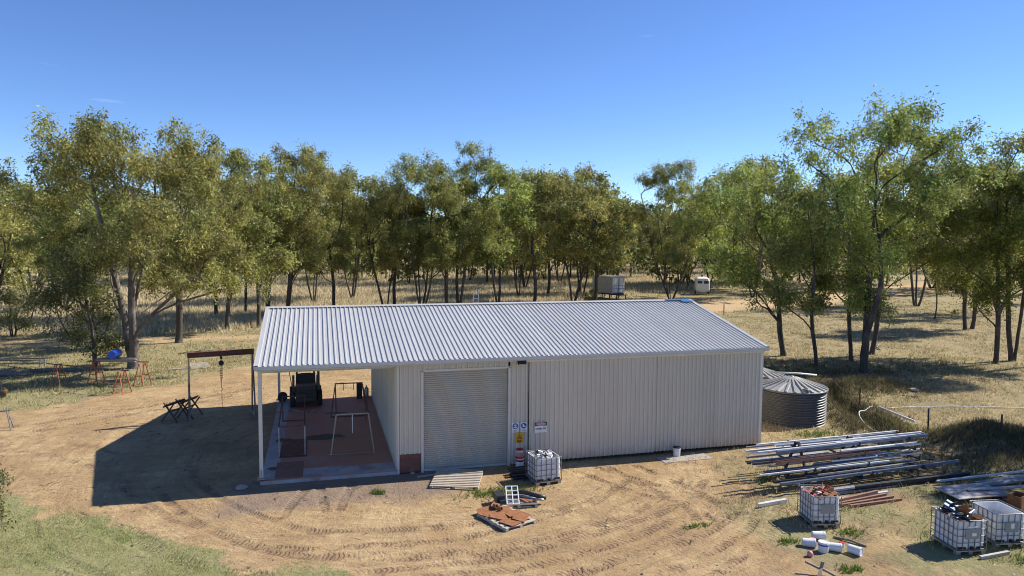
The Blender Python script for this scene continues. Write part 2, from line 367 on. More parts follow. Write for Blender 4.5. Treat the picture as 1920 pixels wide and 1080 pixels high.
for nm, (a, b_, c) in (('cover', (lawn, grass, green)), ('soil', (road, dark, dug)), ('track', (trk_m, trk_a, trk_b)), ('swirl', (np.hypot(xs-1, ys-4)+(fbm(xs*.3, ys*.3, 61, 2)-.5)*1.2, np.arctan2(xs-1, -(ys-4))*11.5, np.zeros_like(xs)))):
    at = gme.attributes.new(nm, 'FLOAT_COLOR', 'POINT')
    at.data.foreach_set('color', np.stack([a, b_, c, np.ones_like(a)], 1).astype(np.float32).ravel())
def ground_mat():
    m, nt, b, o = newmat('earth')
    P = N(nt, 'ShaderNodeNewGeometry').outputs['Position']
    cov = N(nt, 'ShaderNodeSeparateColor', {'Color': N(nt, 'ShaderNodeAttribute', attribute_name='cover').outputs['Color']})
    soi = N(nt, 'ShaderNodeSeparateColor', {'Color': N(nt, 'ShaderNodeAttribute', attribute_name='soil').outputs['Color']})
    big = noise(nt, P, .22, 5, .6); mid = noise(nt, P, 1.1, 6, .65); fine = noise(nt, P, 9, 5, .7); grit = noise(nt, P, 45, 3, .7)
    # wheel tracks with tread marks (laid out on the mesh by track_field)
    trk = N(nt, 'ShaderNodeSeparateColor', {'Color': N(nt, 'ShaderNodeAttribute', attribute_name='track').outputs['Color']})
    sw = N(nt, 'ShaderNodeMapping', {'Vector': N(nt, 'ShaderNodeAttribute', attribute_name='swirl').outputs['Vector'], 'Scale': (2.2, .16, 1)}).outputs[0]
    swirl = ramp(nt, noise(nt, sw, 1.5, 8, .76), .50, .64)
    patch = ramp(nt, noise(nt, P, 1.1, 5, .65), .40, .57)
    rut = mathn(nt, 'MULTIPLY', trk.outputs[0], patch)
    tw = ramp(nt, mathn(nt, 'SINE', mathn(nt, 'ADD', mathn(nt, 'MULTIPLY', trk.outputs[1], 6.283/.15), mathn(nt, 'MULTIPLY', noise(nt, P, 2.6, 3), 9))), .0, .6)
    treadm = mathn(nt, 'MULTIPLY', mathn(nt, 'MULTIPLY', tw, rut), ramp(nt, noise(nt, P, 2.2, 3), .38, .55))
    # streaks of straight wheel tracks over the rest of the yard
    mp2 = N(nt, 'ShaderNodeMapping', {'Vector': P, 'Rotation': (0, 0, R(-14)), 'Scale': (.22, 1.5, 1)}).outputs[0]
    strk = ramp(nt, noise(nt, mp2, 1.3, 6, .68), .46, .7)
    dirt = mixc(nt, ramp(nt, noise(nt, P, .33, 6, .68), .40, .60), (.535, .39, .21), (.385, .26, .13))
    dirt = mixc(nt, mathn(nt, 'MULTIPLY', ramp(nt, mid, .45, .72), .6), dirt, (.325, .22, .13))
    dirt = mixc(nt, mathn(nt, 'MULTIPLY', strk, .45), dirt, (.27, .18, .105))
    dirt = mixc(nt, mathn(nt, 'MULTIPLY', swirl, .6), dirt, (.255, .17, .10))
    dirt = mixc(nt, mathn(nt, 'MULTIPLY', rut, .6), dirt, (.25, .165, .098))
    clod = noise(nt, P, 3.6, 8, .74)
    dirt = mixc(nt, mathn(nt, 'MULTIPLY', ramp(nt, clod, .55, .64), mathn(nt, 'MULTIPLY', ramp(nt, noise(nt, P, .45, 4, .6), .44, .62), .8)), dirt, (.21, .142, .085))
    dirt = mixc(nt, mathn(nt, 'MULTIPLY', treadm, .42), dirt, (.165, .105, .065))
    dirt = mixc(nt, mathn(nt, 'MULTIPLY', ramp(nt, fine, .55, .72), .4), dirt, (.24, .15, .092))
    dirt = mixc(nt, mathn(nt, 'MULTIPLY', ramp(nt, noise(nt, P, .5, 7, .72), .60, .68), .55), dirt, (.155, .105, .07))
    dirt = mixc(nt, mathn(nt, 'MULTIPLY', ramp(nt, grit, .66, .76), .45), dirt, (.60, .48, .34))
    dirt = mixc(nt, mathn(nt, 'MULTIPLY', soi.outputs[0], .65), dirt, mixc(nt, mid, (.60, .45, .27), (.49, .35, .20)))
    dirt = mixc(nt, mathn(nt, 'MULTIPLY', soi.outputs[1], .8), dirt, mixc(nt, fine, (.19, .142, .115), (.27, .205, .165)))
    dirt = mixc(nt, mathn(nt, 'MULTIPLY', soi.outputs[2], .9), dirt, mixc(nt, fine, (.060, .044, .032), (.13, .092, .062)))
    dry = mixc(nt, ramp(nt, mid, .35, .68), (.46, .375, .20), (.33, .26, .135))
    dry = mixc(nt, ramp(nt, clod, .45, .62), dry, (.21, .165, .09))
    dry = mixc(nt, ramp(nt, noise(nt, P, .35, 5, .65), .48, .66), dry, (.29, .24, .145))
    grn = mixc(nt, ramp(nt, mid, .36, .64), (.215, .245, .095), (.32, .305, .15))
    grn = mixc(nt, ramp(nt, fine, .5, .72), grn, (.155, .15, .068))
    gcol = mixc(nt, cov.outputs[2], dry, grn)
    cf = mathn(nt, 'ADD', mathn(nt, 'MULTIPLY', mathn(nt, 'SUBTRACT', fine, .5), 1.1), cov.outputs[1])
    col = mixc(nt, mathn(nt, 'MULTIPLY', ramp(nt, cf, .3, .62), .92), dirt, gcol)
    lf = mathn(nt, 'ADD', mathn(nt, 'MULTIPLY', mathn(nt, 'SUBTRACT', fine, .5), 1.1), cov.outputs[0])
    col = mixc(nt, mathn(nt, 'MULTIPLY', ramp(nt, lf, .3, .66), .88), col, grn)
    nt.links.new(col, b.inputs['Base Color']); b.inputs['Roughness'].default_value = .95
    b.inputs['Specular IOR Level'].default_value = .15
    hgt = mathn(nt, 'ADD', mathn(nt, 'ADD', mathn(nt, 'MULTIPLY', mid, 1.0), mathn(nt, 'MULTIPLY', fine, .45)), mathn(nt, 'ADD', mathn(nt, 'MULTIPLY', grit, .15), mathn(nt, 'MULTIPLY', clod, .7)))
    hgt = mathn(nt, 'SUBTRACT', hgt, mathn(nt, 'ADD', mathn(nt, 'MULTIPLY', rut, .25), mathn(nt, 'MULTIPLY', treadm, .35)))
    bn = N(nt, 'ShaderNodeBump', {'Strength': .9, 'Distance': .13, 'Height': hgt})
    nt.links.new(bn.outputs[0], b.inputs['Normal']); return m
M['ground'] = ground_mat()
ground = put('ground', gme, M['ground']); tag(ground, 'bare sandy earth yard and dry paddock', None, None, 'structure')
def gzf(x, y): return float(gz(np.array([x]), np.array([y]))[0])

# ------------------------------------------------------------------ grass (uncountable)
def blades(name, n, rmin, rmax, a0, a1, dens, hgt, wid, nb, cols, label, spread=.06, seed=1, lean=.5):
    g = np.random.default_rng(seed)
    rr = rmin*(rmax/rmin)**g.random(n); aa = g.uniform(a0, a1, n)
    x = CAM.x+rr*np.sin(aa); y = CAM.y+rr*np.cos(aa)
    keep = g.random(n) < dens(x, y); x, y, rr = x[keep], y[keep], rr[keep]
    n = len(x); x = np.repeat(x, nb); y = np.repeat(y, nb); rr = np.repeat(rr, nb); N_ = n*nb
    px = x+g.normal(0, spread, N_)*(1+rr/60); py = y+g.normal(0, spread, N_)*(1+rr/60); pz = gz(px, py)-.02
    h = g.uniform(*hgt, N_)*(.65+.7*fbm(px*.25, py*.25, 77)); w = wid*(.6+.8*g.random(N_))*np.maximum(1, rr/32)
    an = g.uniform(0, 2*PI, N_); le = np.abs(g.normal(0, lean, N_))*h; la = g.uniform(0, 2*PI, N_)
    V = np.empty((N_, 3, 3), np.float32)
    V[:, 0] = np.stack([px-np.cos(an)*w, py-np.sin(an)*w, pz], 1); V[:, 1] = np.stack([px+np.cos(an)*w, py+np.sin(an)*w, pz], 1)
    V[:, 2] = np.stack([px+np.cos(la)*le, py+np.sin(la)*le, pz+h], 1)
    gr = zones(x, y)[2]
    t = np.clip(g.random(N_)*.75+.5*(fbm(x*.5, y*.5, 90)-.25), 0, 1)[:, None]
    c = np.array(cols[0])*(1-t)+np.array(cols[1])*t
    gm = (g.random(N_) < gr*cols[3])[:, None]
    c = np.where(gm, np.array(cols[2])*(.7+.6*t), c)*(.75+.5*g.random(N_))[:, None]
    me = fast_mesh(name, V.reshape(-1, 3), np.arange(N_*3).reshape(-1, 3), np.repeat(c, 3, 0))
    return tag(put(name, me, M['blade']), label, 'grass', None, 'stuff')
VA, VB = YAW-.78, YAW+.78
STRAW, STRAW2, GRN = (.70, .61, .41), (.44, .37, .235), (.13, .165, .045)
blades('tall_dry_grass', 95000, 66, 240, VA, VB, lambda x, y: zones(x, y)[6]*.9, (.28, .7), .017, 6, (STRAW, STRAW2, GRN, .25), 'tall straw coloured dry grass under the trees', .22, 1, .35)
blades('dry_pasture_grass', 140000, 24, 120, VA, VB, lambda x, y: np.clip(zones(x, y)[1]*1.1-.12, 0, 1)*(1-zones(x, y)[6])*(.25+.75*(fbm(x*.7, y*.7, 12) > .46))*(1-zones(x, y)[5]), (.07, .24), .012, 5, ((.58, .49, .29), (.30, .25, .15), (.18, .21, .07), 1.1), 'short dry pasture grass beside and behind the shed', .07, 2, .7)
blades('green_lawn_grass', 75000, 14, 34, VA, YAW+.1, lambda x, y: np.clip(zones(x, y)[0]*1.15-.15, 0, 1)*(.2+.8*(fbm(x*.9, y*.9, 15) > .44)), (.03, .09), .008, 5, ((.46, .41, .22), (.32, .30, .14), (.18, .25, .065), 3.2), 'short patchy green grass below the bare yard', .05, 3, .8)
def scrub():
    g = np.random.default_rng(15); V = []; Cc = []
    px, py = [], []
    for (x0, y0), (x1, y1) in zip(TRENCH[:-1], TRENCH[1:]):
        u = g.random(420); px.append(x0+(x1-x0)*u+g.normal(0, .75, 420)); py.append(y0+(y1-y0)*u+g.normal(0, .6, 420))
    for cx, cy, sx, sy, n in ((25.6, -1.9, 1.7, .9, 900), (28.3, -3.6, 1.3, .8, 600), (29, 8.6, 1.5, .9, 700), (23.5, -4.2, 2.0, .8, 300), (30, 14, 5, 2, 900)):
        px.append(cx+g.normal(0, sx, n)); py.append(cy+g.normal(0, sy, n))
    px = np.concatenate(px); py = np.concatenate(py); n = len(px); pz = gz(px, py)-.02
    for k in range(7):
        h = g.uniform(.1, .42, n)*(.5+fbm(px*.9, py*.9, 8)); an = g.uniform(0, 6.28, n); w = g.uniform(.012, .03, n); la = g.uniform(0, 6.28, n); le = h*g.uniform(.2, .9, n)
        qx = px+g.normal(0, .09, n); qy = py+g.normal(0, .09, n)
        T = np.stack([np.stack([qx-np.cos(an)*w, qy-np.sin(an)*w, pz], 1), np.stack([qx+np.cos(an)*w, qy+np.sin(an)*w, pz], 1), np.stack([qx+np.cos(la)*le, qy+np.sin(la)*le, pz+h], 1)], 1)
        c = np.where(g.random((n, 1)) < .45, np.array([[.12, .13, .05]]), np.array([[.20, .155, .09]]))*g.uniform(.6, 1.3, (n, 1))
        V.append(T.reshape(-1, 3)); Cc.append(np.repeat(c, 3, 0))
    V = np.concatenate(V); Cc = np.concatenate(Cc)
    tag(put('scrubby_weeds', fast_mesh('scrubby_weeds', V, np.arange(len(V)).reshape(-1, 3), Cc), M['blade']), 'dark scrubby weeds over the dug earth right of the tanks', 'weeds', None, 'stuff')
scrub()
def small_weeds():
    g = np.random.default_rng(5); spots = [(3.3, -2.9, 1.3, .5, 300), (-.9, -1.9, .25, .2, 60), (10.6, -9.0, .3, .2, 50), (11.2, -10.9, .3, .2, 60), (8.6, -7.2, .4, .15, 40), (19.2, .9, 1.2, .5, 160), (26.5, -.2, 1.4, .5, 260), (28.5, 8.6, 1.3, .6, 220), (13.2, -4.0, .5, .3, 60), (17.8, -9.0, .8, .5, 130), (17.0, -11.8, .9, .4, 160), (24.2, 1.2, .8, .5, 120), (12.9, -8.9, .5, .3, 60)]
    V = []; Cc = []
    for (x, y, sx, sy, n) in spots:
        px = x+g.normal(0, sx*.55, n); py = y+g.normal(0, sy*.55, n); pz = gz(px, py)-.02
        for k in range(5):
            h = g.uniform(.06, .2, n); an = g.uniform(0, 2*PI, n); w = .013; la = g.uniform(0, 2*PI, n); le = h*g.uniform(.2, .9, n)
            T = np.stack([np.stack([px-np.cos(an)*w, py-np.sin(an)*w, pz], 1), np.stack([px+np.cos(an)*w, py+np.sin(an)*w, pz], 1), np.stack([px+np.cos(la)*le, py+np.sin(la)*le, pz+h], 1)], 1)
            V.append(T.reshape(-1, 3)); Cc.append(np.repeat(np.array([[.13, .20, .035]])*g.uniform(.6, 1.3, (n, 1)), 3, 0))
    V = np.concatenate(V); Cc = np.concatenate(Cc)
    tag(put('green_weeds', fast_mesh('green_weeds', V, np.arange(len(V)).reshape(-1, 3), Cc), M['blade']), 'bright green weeds sprouting in patches on the bare earth', 'weeds', None, 'stuff')
small_weeds()

# ------------------------------------------------------------------ trees
def grow(seed, H, W, cx=0, stems=1, clo=.19, nl=9, cpl=9, lai=3.5, lobes=None, leaf=(.225, .085), cr_=.85, tr=None, tint=(.105, .115, .032), splay=.5, cy=0, asym=0, twigs=True):
    fine = twigs
    g = np.random.default_rng(seed)
    pos = []; par = []; lev = []
    def path(i0, p2, d0, level, step, jit):
        p0 = pos[i0]; d = np.linalg.norm(p2-p0); n = max(2, int(d/step)); p1 = p0+d0*d*(.45 if level == 0 else .30); i = i0
        ph = g.uniform(0, 6.28, 3); am = g.normal(0, jit*d, 3)*np.array([1, 1, .4]); fr = g.uniform(.8, 1.6)*PI
        for k in range(1, n+1):
            t = k/n; q = (1-t)**2*p0+2*t*(1-t)*p1+t*t*p2
            q = q+am*(np.sin(fr*t*2+ph)-np.sin(ph)*(1-t)-np.sin(fr*2+ph)*t)+(g.normal(0, .012, 3) if k < n else 0)
            pos.append(q); par.append(i); lev.append(level); i = len(pos)-1
        return i
    pos.append(np.array([0, 0, -.15])); par.append(-1); lev.append(0)
    a_off = g.uniform(0, 6.28)
    for s in range(stems):
        a = a_off+6.283*s/stems+g.normal(0, .3); multi = stems > 1
        hf = g.uniform(.66, .86) if s else .84
        tip = np.array([cx*.8+math.cos(a)*W*.24*splay*multi, cy*.8+math.sin(a)*W*.24*splay*multi, H*hf])
        d0 = np.array([math.cos(a)*.22*multi*splay+cx/H*.7, math.sin(a)*.22*multi*splay+cy/H*.7, 1.0]); d0 /= np.linalg.norm(d0)
        if s: pos.append(np.array([math.cos(a)*.16, math.sin(a)*.16, -.15])); par.append(-1); lev.append(0); i0 = len(pos)-1
        else: i0 = 0
        path(i0, tip, d0, 0, .7, .011)
    # lobes of the crown
    L = []
    mid = clo+(1-clo)*.5; hh = (1-clo)*.54
    if lobes:
        L = [(np.array([a_*math.cos(YAW)+d_*math.sin(YAW), -a_*math.sin(YAW)+d_*math.cos(YAW), z_]), r_) for a_, d_, z_, r_ in lobes]; nl = 0
    for k in range(nl):
        best = None; bd = -1
        for _ in range(14):
            hf = .95 if k == 0 else clo+.10+(1-clo)*.84*g.random()
            rm = W/2*max(.25, 1-abs((hf-mid)/hh)**2.6)*.84
            a = g.uniform(0, 6.283); rr = rm*math.sqrt(g.uniform(.12, 1))*(1 if k else .3)
            c = np.array([cx+rr*math.cos(a)+asym*(hf-.5)*W, cy+rr*math.sin(a), hf*H])
            dd = min([np.linalg.norm((c-l)*np.array([1, 1, 1.0])) for l, _ in L], default=9e9)
            if dd > bd: bd, best = dd, c
        rad = W*g.uniform(.13, .27)*min(1, (10/nl)**.4)
        best[2] = min(best[2], H-rad*.7)
        L.append((best, rad))
    L.sort(key=lambda q: q[0][2])
    store = [np.zeros((0, 3)), np.zeros(0, int)]
    def cache():
        k = len(store[0])
        if k < len(pos):
            store[0] = np.concatenate([store[0], np.array(pos[k:]).reshape(-1, 3)]); store[1] = np.concatenate([store[1], np.array(lev[k:], int)])
        return store
    def attach(c, level, step, jit, maxlev, nb=None):
        P, lv = cache()
        ok = lv <= maxlev
        v = c-P; d = np.linalg.norm(v, axis=1); hd = np.hypot(v[:, 0], v[:, 1])
        cost = d+1.8*np.maximum(0, P[:, 2]-(c[2]-(.85 if level == 1 else .35)*hd))+np.where(ok, 0, 1e6)+np.where(P[:, 2] < H*clo*.5, 5, 0)
        i = int(np.argmin(cost)); p = par[i] if par[i] >= 0 else i
        d0 = pos[i]-pos[p]; nn = np.linalg.norm(d0); d0 = d0/nn if nn > 1e-6 else np.array([0, 0, 1.])
        d0 = d0*.6+v[i]/max(d[i], 1e-6)*.5+np.array([0, 0, .15]); d0 /= np.linalg.norm(d0)
        return path(i, c, d0, level, step, jit)
    for c, rad in L: attach(c-np.array([0, 0, rad*.3]), 1, .6, .03, 1 if g.random() < .35 else 0)
    tips = []; cl = []
    for c, rad in L:
        m = max(6, int(cpl*2.0*(rad/(W*.19))**1.3*g.uniform(.8, 1.2))) if fine else max(4, int(cpl*g.uniform(.8, 1.2)))
        an = g.uniform(.7, 1.35, 3)
        for k in range(m):
            u = g.normal(0, 1, 3); u[2] = abs(u[2])*1.0-.45; u /= np.linalg.norm(u)
            q = c+u*rad*an*(g.uniform(.25, 1.15) if g.random() < .86 else g.uniform(1.05, 1.35)); q[2] = min(q[2], H-.25)
            tips.append(attach(q, 2, .5, .04, 2)); cl.append((q, cr_*(.74 if fine else 1)*g.uniform(.55, 1.5)))
    P = np.array(pos); pr = np.array(par); n = len(P)
    acc = np.zeros(n)
    kids = np.bincount(pr[pr >= 0], minlength=n)
    for i in range(n-1, -1, -1):
        if kids[i] == 0: acc[i] = 1
        if pr[i] >= 0: acc[pr[i]] += acc[i]
    tr = tr or H*.0115/stems**.4
    ex = math.log(tr/.013)/math.log(max(3, acc[pr < 0].max()))
    rad_ = .013*acc**ex
    # flare at the foot
    rad_ = rad_*np.where(P[:, 2] < .3, 1.35, 1)
    e = np.where(pr >= 0)[0]; p0 = P[pr[e]]; p1 = P[e]; ra = np.minimum(rad_[pr[e]], rad_[e]*1.6); rb = rad_[e]
    d = p1-p0; d /= np.maximum(np.linalg.norm(d, axis=1, keepdims=True), 1e-6)
    p1 = p1+d*rb[:, None]*.25
    ref = np.where(np.abs(d[:, 2:3]) > .9, np.array([[1., 0, 0]]), np.array([[0, 0, 1.]]))
    a = np.cross(d, ref); a /= np.linalg.norm(a, axis=1, keepdims=True); b = np.cross(d, a)
    TV = []; TF = []; off = 0
    for sel, k in ((rb >= .07, 8), ((rb < .07) & (rb >= .025), 4), (rb < .025, 3)) if twigs else ((rb >= .075, 4),):
        m = int(sel.sum())
        if not m: continue
        ang = np.arange(k)*2*PI/k; c_, s_ = np.cos(ang)[None, :, None], np.sin(ang)[None, :, None]
        o = a[sel][:, None]*c_+b[sel][:, None]*s_
        V0 = p0[sel][:, None]+o*ra[sel][:, None, None]; V1 = p1[sel][:, None]+o*rb[sel][:, None, None]
        TV.append(np.concatenate([V0, V1], 1).reshape(-1, 3))
        base = np.arange(m)[:, None]*2*k+off; j = np.arange(k)[None]; j2 = (j+1) % k
        TF.append(np.stack([base+j, base+j2, base+k+j2, base+k+j], 2).reshape(-1, 4)); off += m*2*k
    trunk = (np.concatenate(TV), np.concatenate(TF))
    # leaves
    LV = []; LC = []
    tot = lai*.785*W*H*(1-clo)/(leaf[0]*leaf[1]*.5); unit = tot/sum(c2**2 for _, c2 in cl)
    for q, cr2 in cl:
        m = int(unit*cr2**2*g.uniform(.6, 1.3))
        u = g.normal(0, 1, (m, 3)); u /= np.linalg.norm(u, axis=1, keepdims=True)
        u *= (g.random(m)**.75)[:, None]*(1+.5*(g.random(m) < .12))[:, None]; ax = g.uniform(.65, 1.35, 3); pt = q+u*cr2*ax; pt[:, 2] -= .7*cr2*g.random(m)**2
        dn = g.normal(0, .75, (m, 3))+np.array([0, 0, -.55])+u*.55; dn /= np.linalg.norm(dn, axis=1, keepdims=True)
        wv = np.cross(dn, g.normal(0, 1, (m, 3))); wv /= np.maximum(np.linalg.norm(wv, axis=1, keepdims=True), 1e-6)
        ll = leaf[0]*g.uniform(.45, 1.5, m)[:, None]; ww = leaf[1]*g.uniform(.7, 1.3, m)[:, None]
        LV.append(np.stack([pt, pt+dn*ll*.45+wv*ww*.5, pt+dn*ll, pt+dn*ll*.45-wv*ww*.5], 1).reshape(-1, 3))
        t0 = g.uniform(.6, 1.4); yel = g.uniform(-.12, .2)
        c = np.array(tint)*t0*g.uniform(.6, 1.4, (m, 1)); c = c*np.array([1+yel, 1+yel*.45, 1])
        brown = (g.random(m) < .035)[:, None]; c = np.where(brown, np.array([.20, .12, .055]), c)
        LC.append(np.repeat(c, 4, 0))
    LV = np.concatenate(LV); LC = np.concatenate(LC)
    return trunk, (LV, np.arange(len(LV)).reshape(-1, 4), LC)
def tree_meshes(bark='bark', **kw):
    (tv, tf), (lv, lf, lc) = grow(**kw)
    a = fast_mesh('trunk', tv, tf, smooth=True); a.materials.append(M[bark])
    b = fast_mesh('crown', lv, lf, lc); b.materials.append(M['leaf'])
    return a, b
def plant_tree(name, label, cat, x, y, meshes, rz=0, sc=1.0, group=None, sz=None):
    t = thing(name, label, cat, (x, y, gzf(x, y)-.02), rz, group); t.scale = (sc, sc, sz or sc)
    put('trunk', meshes[0], None, t); put('crown', meshes[1], None, t); return t

TG = (.225, .250, .074); TO = (.262, .266, .084); TB = (.240, .295, .074); TD = (.135, .152, .058)
# x, y, height, crown width, crown offset in the picture's right direction, seed, kwargs, label
LOBES_A = [(-2.5, 0.91, 15.71, 2.16), (-4.82, 2.19, 14.46, 2.3), (-6.25, 1.78, 13.04, 2.29), (-0.36, -3.49, 14.64, 1.98), (2.68, 3.29, 15.18, 2.1), (5.0, 2.97, 13.93, 1.73), (1.43, -0.23, 13.21, 1.83), (6.07, 0.32, 11.61, 2.05), (3.93, -3.61, 10.54, 1.81), (6.07, -1.63, 8.57, 2.28), (-1.79, 1.97, 10.36, 1.77), (-4.29, 2.2, 8.93, 1.75), (-6.07, 0.87, 8.39, 1.74), (1.61, -3.69, 8.39, 2.25), (4.82, -2.15, 6.43, 1.8), (-3.21, 3.57, 6.79, 2.25), (-0.36, -1.56, 12.32, 2.31), (3.21, 0.29, 12.86, 2.12), (6.43, -2.19, 6.07, 2.3), (-5.71, 1.41, 10.54, 2.32), (1.96, 2.92, 6.07, 1.86), (-1.43, -1.03, 13.93, 1.77), (0.89, -2.63, 10.71, 1.7), (-2.68, -1.47, 12.5, 2.07), (2.68, -3.68, 8.21, 2.12), (-1.07, -1.2, 7.86, 1.87)]
LOBES_G = [(-2.98, 1.84, 15.93, 1.88), (-4.21, -0.09, 14.35, 1.55), (-1.05, -3.13, 15.4, 1.79), (1.82, -0.19, 16.28, 1.84), (3.86, -0.8, 15.23, 1.85), (5.44, -1.43, 13.65, 1.87), (0.7, 1.44, 13.65, 1.64), (-2.11, 0.24, 12.6, 1.8), (2.98, -1.92, 12.25, 1.72), (-0.7, 1.91, 10.49, 1.56), (2.11, 1.9, 9.44, 1.8), (4.39, 2.16, 10.49, 1.6), (-3.16, -2.55, 10.14, 1.86), (1.58, 1.91, 6.98, 1.66), (-1.4, -2.55, 7.68, 1.52), (0.0, 0.85, 4.88, 1.57), (0.0, 2.83, 12.25, 1.74), (1.05, -1.88, 10.84, 1.78), (-1.75, -0.88, 9.44, 1.94), (3.16, 2.57, 8.39, 1.7)]
BIG = [
 (-14.7, 25.8, 16.9, 16.6, -.4, 111, dict(stems=3, clo=.18, nl=20, cpl=11, tint=TO, cr_=.9, tr=.30, splay=.5, lai=3.8, lobes=LOBES_A), 'barkpale', 'largest spreading gum with three pale trunks beside the blue drum'),
 (-16.9, 25.2, 8.4, 5.4, -.6, 12, dict(stems=2, clo=.10, nl=9, cpl=9, tint=TD, leaf=(.2, .07), tr=.13), 'bark', 'dark drooping low-branched tree left of the three-trunked big gum'),
 (-14.0, 37.4, 16.0, 9.0, .7, 13, dict(stems=1, clo=.23, nl=11, cpl=10, tint=TO, tr=.26), 'bark', 'thick straight trunk gum just right of the big three-trunked gum'),
 (-11.1, 45.0, 16.8, 7.6, .8, 14, dict(stems=1, clo=.25, nl=9, tint=TG), 'bark', 'slim gum rising left of the carport roof corner behind the track'),
 (-6.1, 52.7, 18.0, 10.8, 1.9, 15, dict(stems=2, clo=.23, nl=12, tint=TO, splay=.7), 'bark', 'double-trunked gum directly behind the left end of the shed ridge'),
 (8.5, 55.0, 18.0, 11.6, .6, 16, dict(stems=4, clo=.22, nl=13, tint=TG, splay=1.2), 'bark', 'many-stemmed spreading gum behind the ridge above the roller door'),
 (13.2, 56.4, 19.8, 9.4, 1.4, 17, dict(stems=2, clo=.21, nl=12, tint=TG), 'bark', 'tallest gum behind the middle of the shed, pointed crown'),
 (43.7, 62.8, 19.0, 13.0, -.4, 18, dict(stems=4, clo=.23, nl=12, tint=TG, splay=1.6), 'bark', 'wide V-forked gum between the cream cabin and the white horse float'),
 (31.3, 20.2, 14.8, 9.3, -3.0, 20, dict(stems=1, clo=.25, nl=11, tint=TB, tr=.2), 'bark', 'gum leaning left over the right end of the shed roof'),
 (30.4, 15.4, 12.4, 5.6, -1.1, 21, dict(stems=1, clo=.25, nl=7, tint=TG, tr=.13), 'bark', 'slender gum between the leaning gum and the tall right-hand gum'),
 (34.6, 16.9, 13.8, 4.8, -1.0, 22, dict(stems=1, clo=.29, nl=6, tint=TG, tr=.14), 'bark', 'thin straight gum touching the left of the tallest right-hand gum'),
 (32.4, 13.2, 17.7, 11.6, .3, 23, dict(stems=2, clo=.25, nl=17, cpl=9, tint=TB, tr=.23, splay=.45, lai=3.3, lobes=LOBES_G), 'bark', 'tallest right-hand gum with an open crown standing behind the water tanks'),
 (38.6, 19.5, 18.0, 7.4, 2.3, 24, dict(stems=1, clo=.31, nl=9, tint=TG, tr=.18), 'bark', 'tall gum close behind and right of the tallest right-hand gum'),
 (44.6, 14.1, 14.5, 7.7, -.6, 25, dict(stems=1, clo=.23, nl=10, tint=(.15, .175, .03), tr=.17), 'bark', 'bright yellow-green gum left of the forked pair at the right edge'),
 (46.8, 14.7, 16.7, 6.2, -.3, 26, dict(stems=2, clo=.25, nl=8, tint=TG, tr=.17), 'bark', 'dark forked gum second from the right edge'),
 (45.9, 12.3, 16.4, 6.6, 1.4, 27, dict(stems=1, clo=.25, nl=8, tint=TB, tr=.2), 'bark', 'gum cut by the right edge of the view'),
]
for x, y, H, W, off, sd, kw, bk, lab in BIG:
    c = math.cos(YAW); cx, cy = off*c, -off*math.sin(YAW)
    plant_tree('gum_tree', lab, 'tree', x, y, tree_meshes(bk, seed=sd, H=H, W=W, cx=cx, cy=cy, **kw), group='gum trees round the shed')
for x, y, H, W, sd, lab in ((34.5, -4.8, 13.5, 8.5, 301, 'gum standing beyond the right edge that shades the dark mound'), (33.4, -1.5, 12.0, 5.5, 302, 'smaller gum beyond the right edge that shades the steel rack')):
    plant_tree('gum_tree', lab, 'tree', x, y, tree_meshes('bark', seed=sd, H=H, W=W, stems=2, clo=.3, nl=9, leaf=(.3, .13), lai=2.4, tint=TG), group='gum trees round the shed')
PRO = []
for k, (W, st, nl, tint) in enumerate(((8, 1, 9, TG), (9.5, 2, 11, TO), (8.5, 3, 10, TG), (7, 1, 8, TO), (10.5, 3, 12, TG), (8, 2, 9, TB))):
    PRO.append((tree_meshes('bark', seed=60+k, H=17, W=W, cx=(.5, -.8, .2, 1.2, 0, -.4)[k], stems=st, clo=.22+.03*(k % 3), nl=nl+5, leaf=(.30, .13), tint=tint, splay=1.1), W))
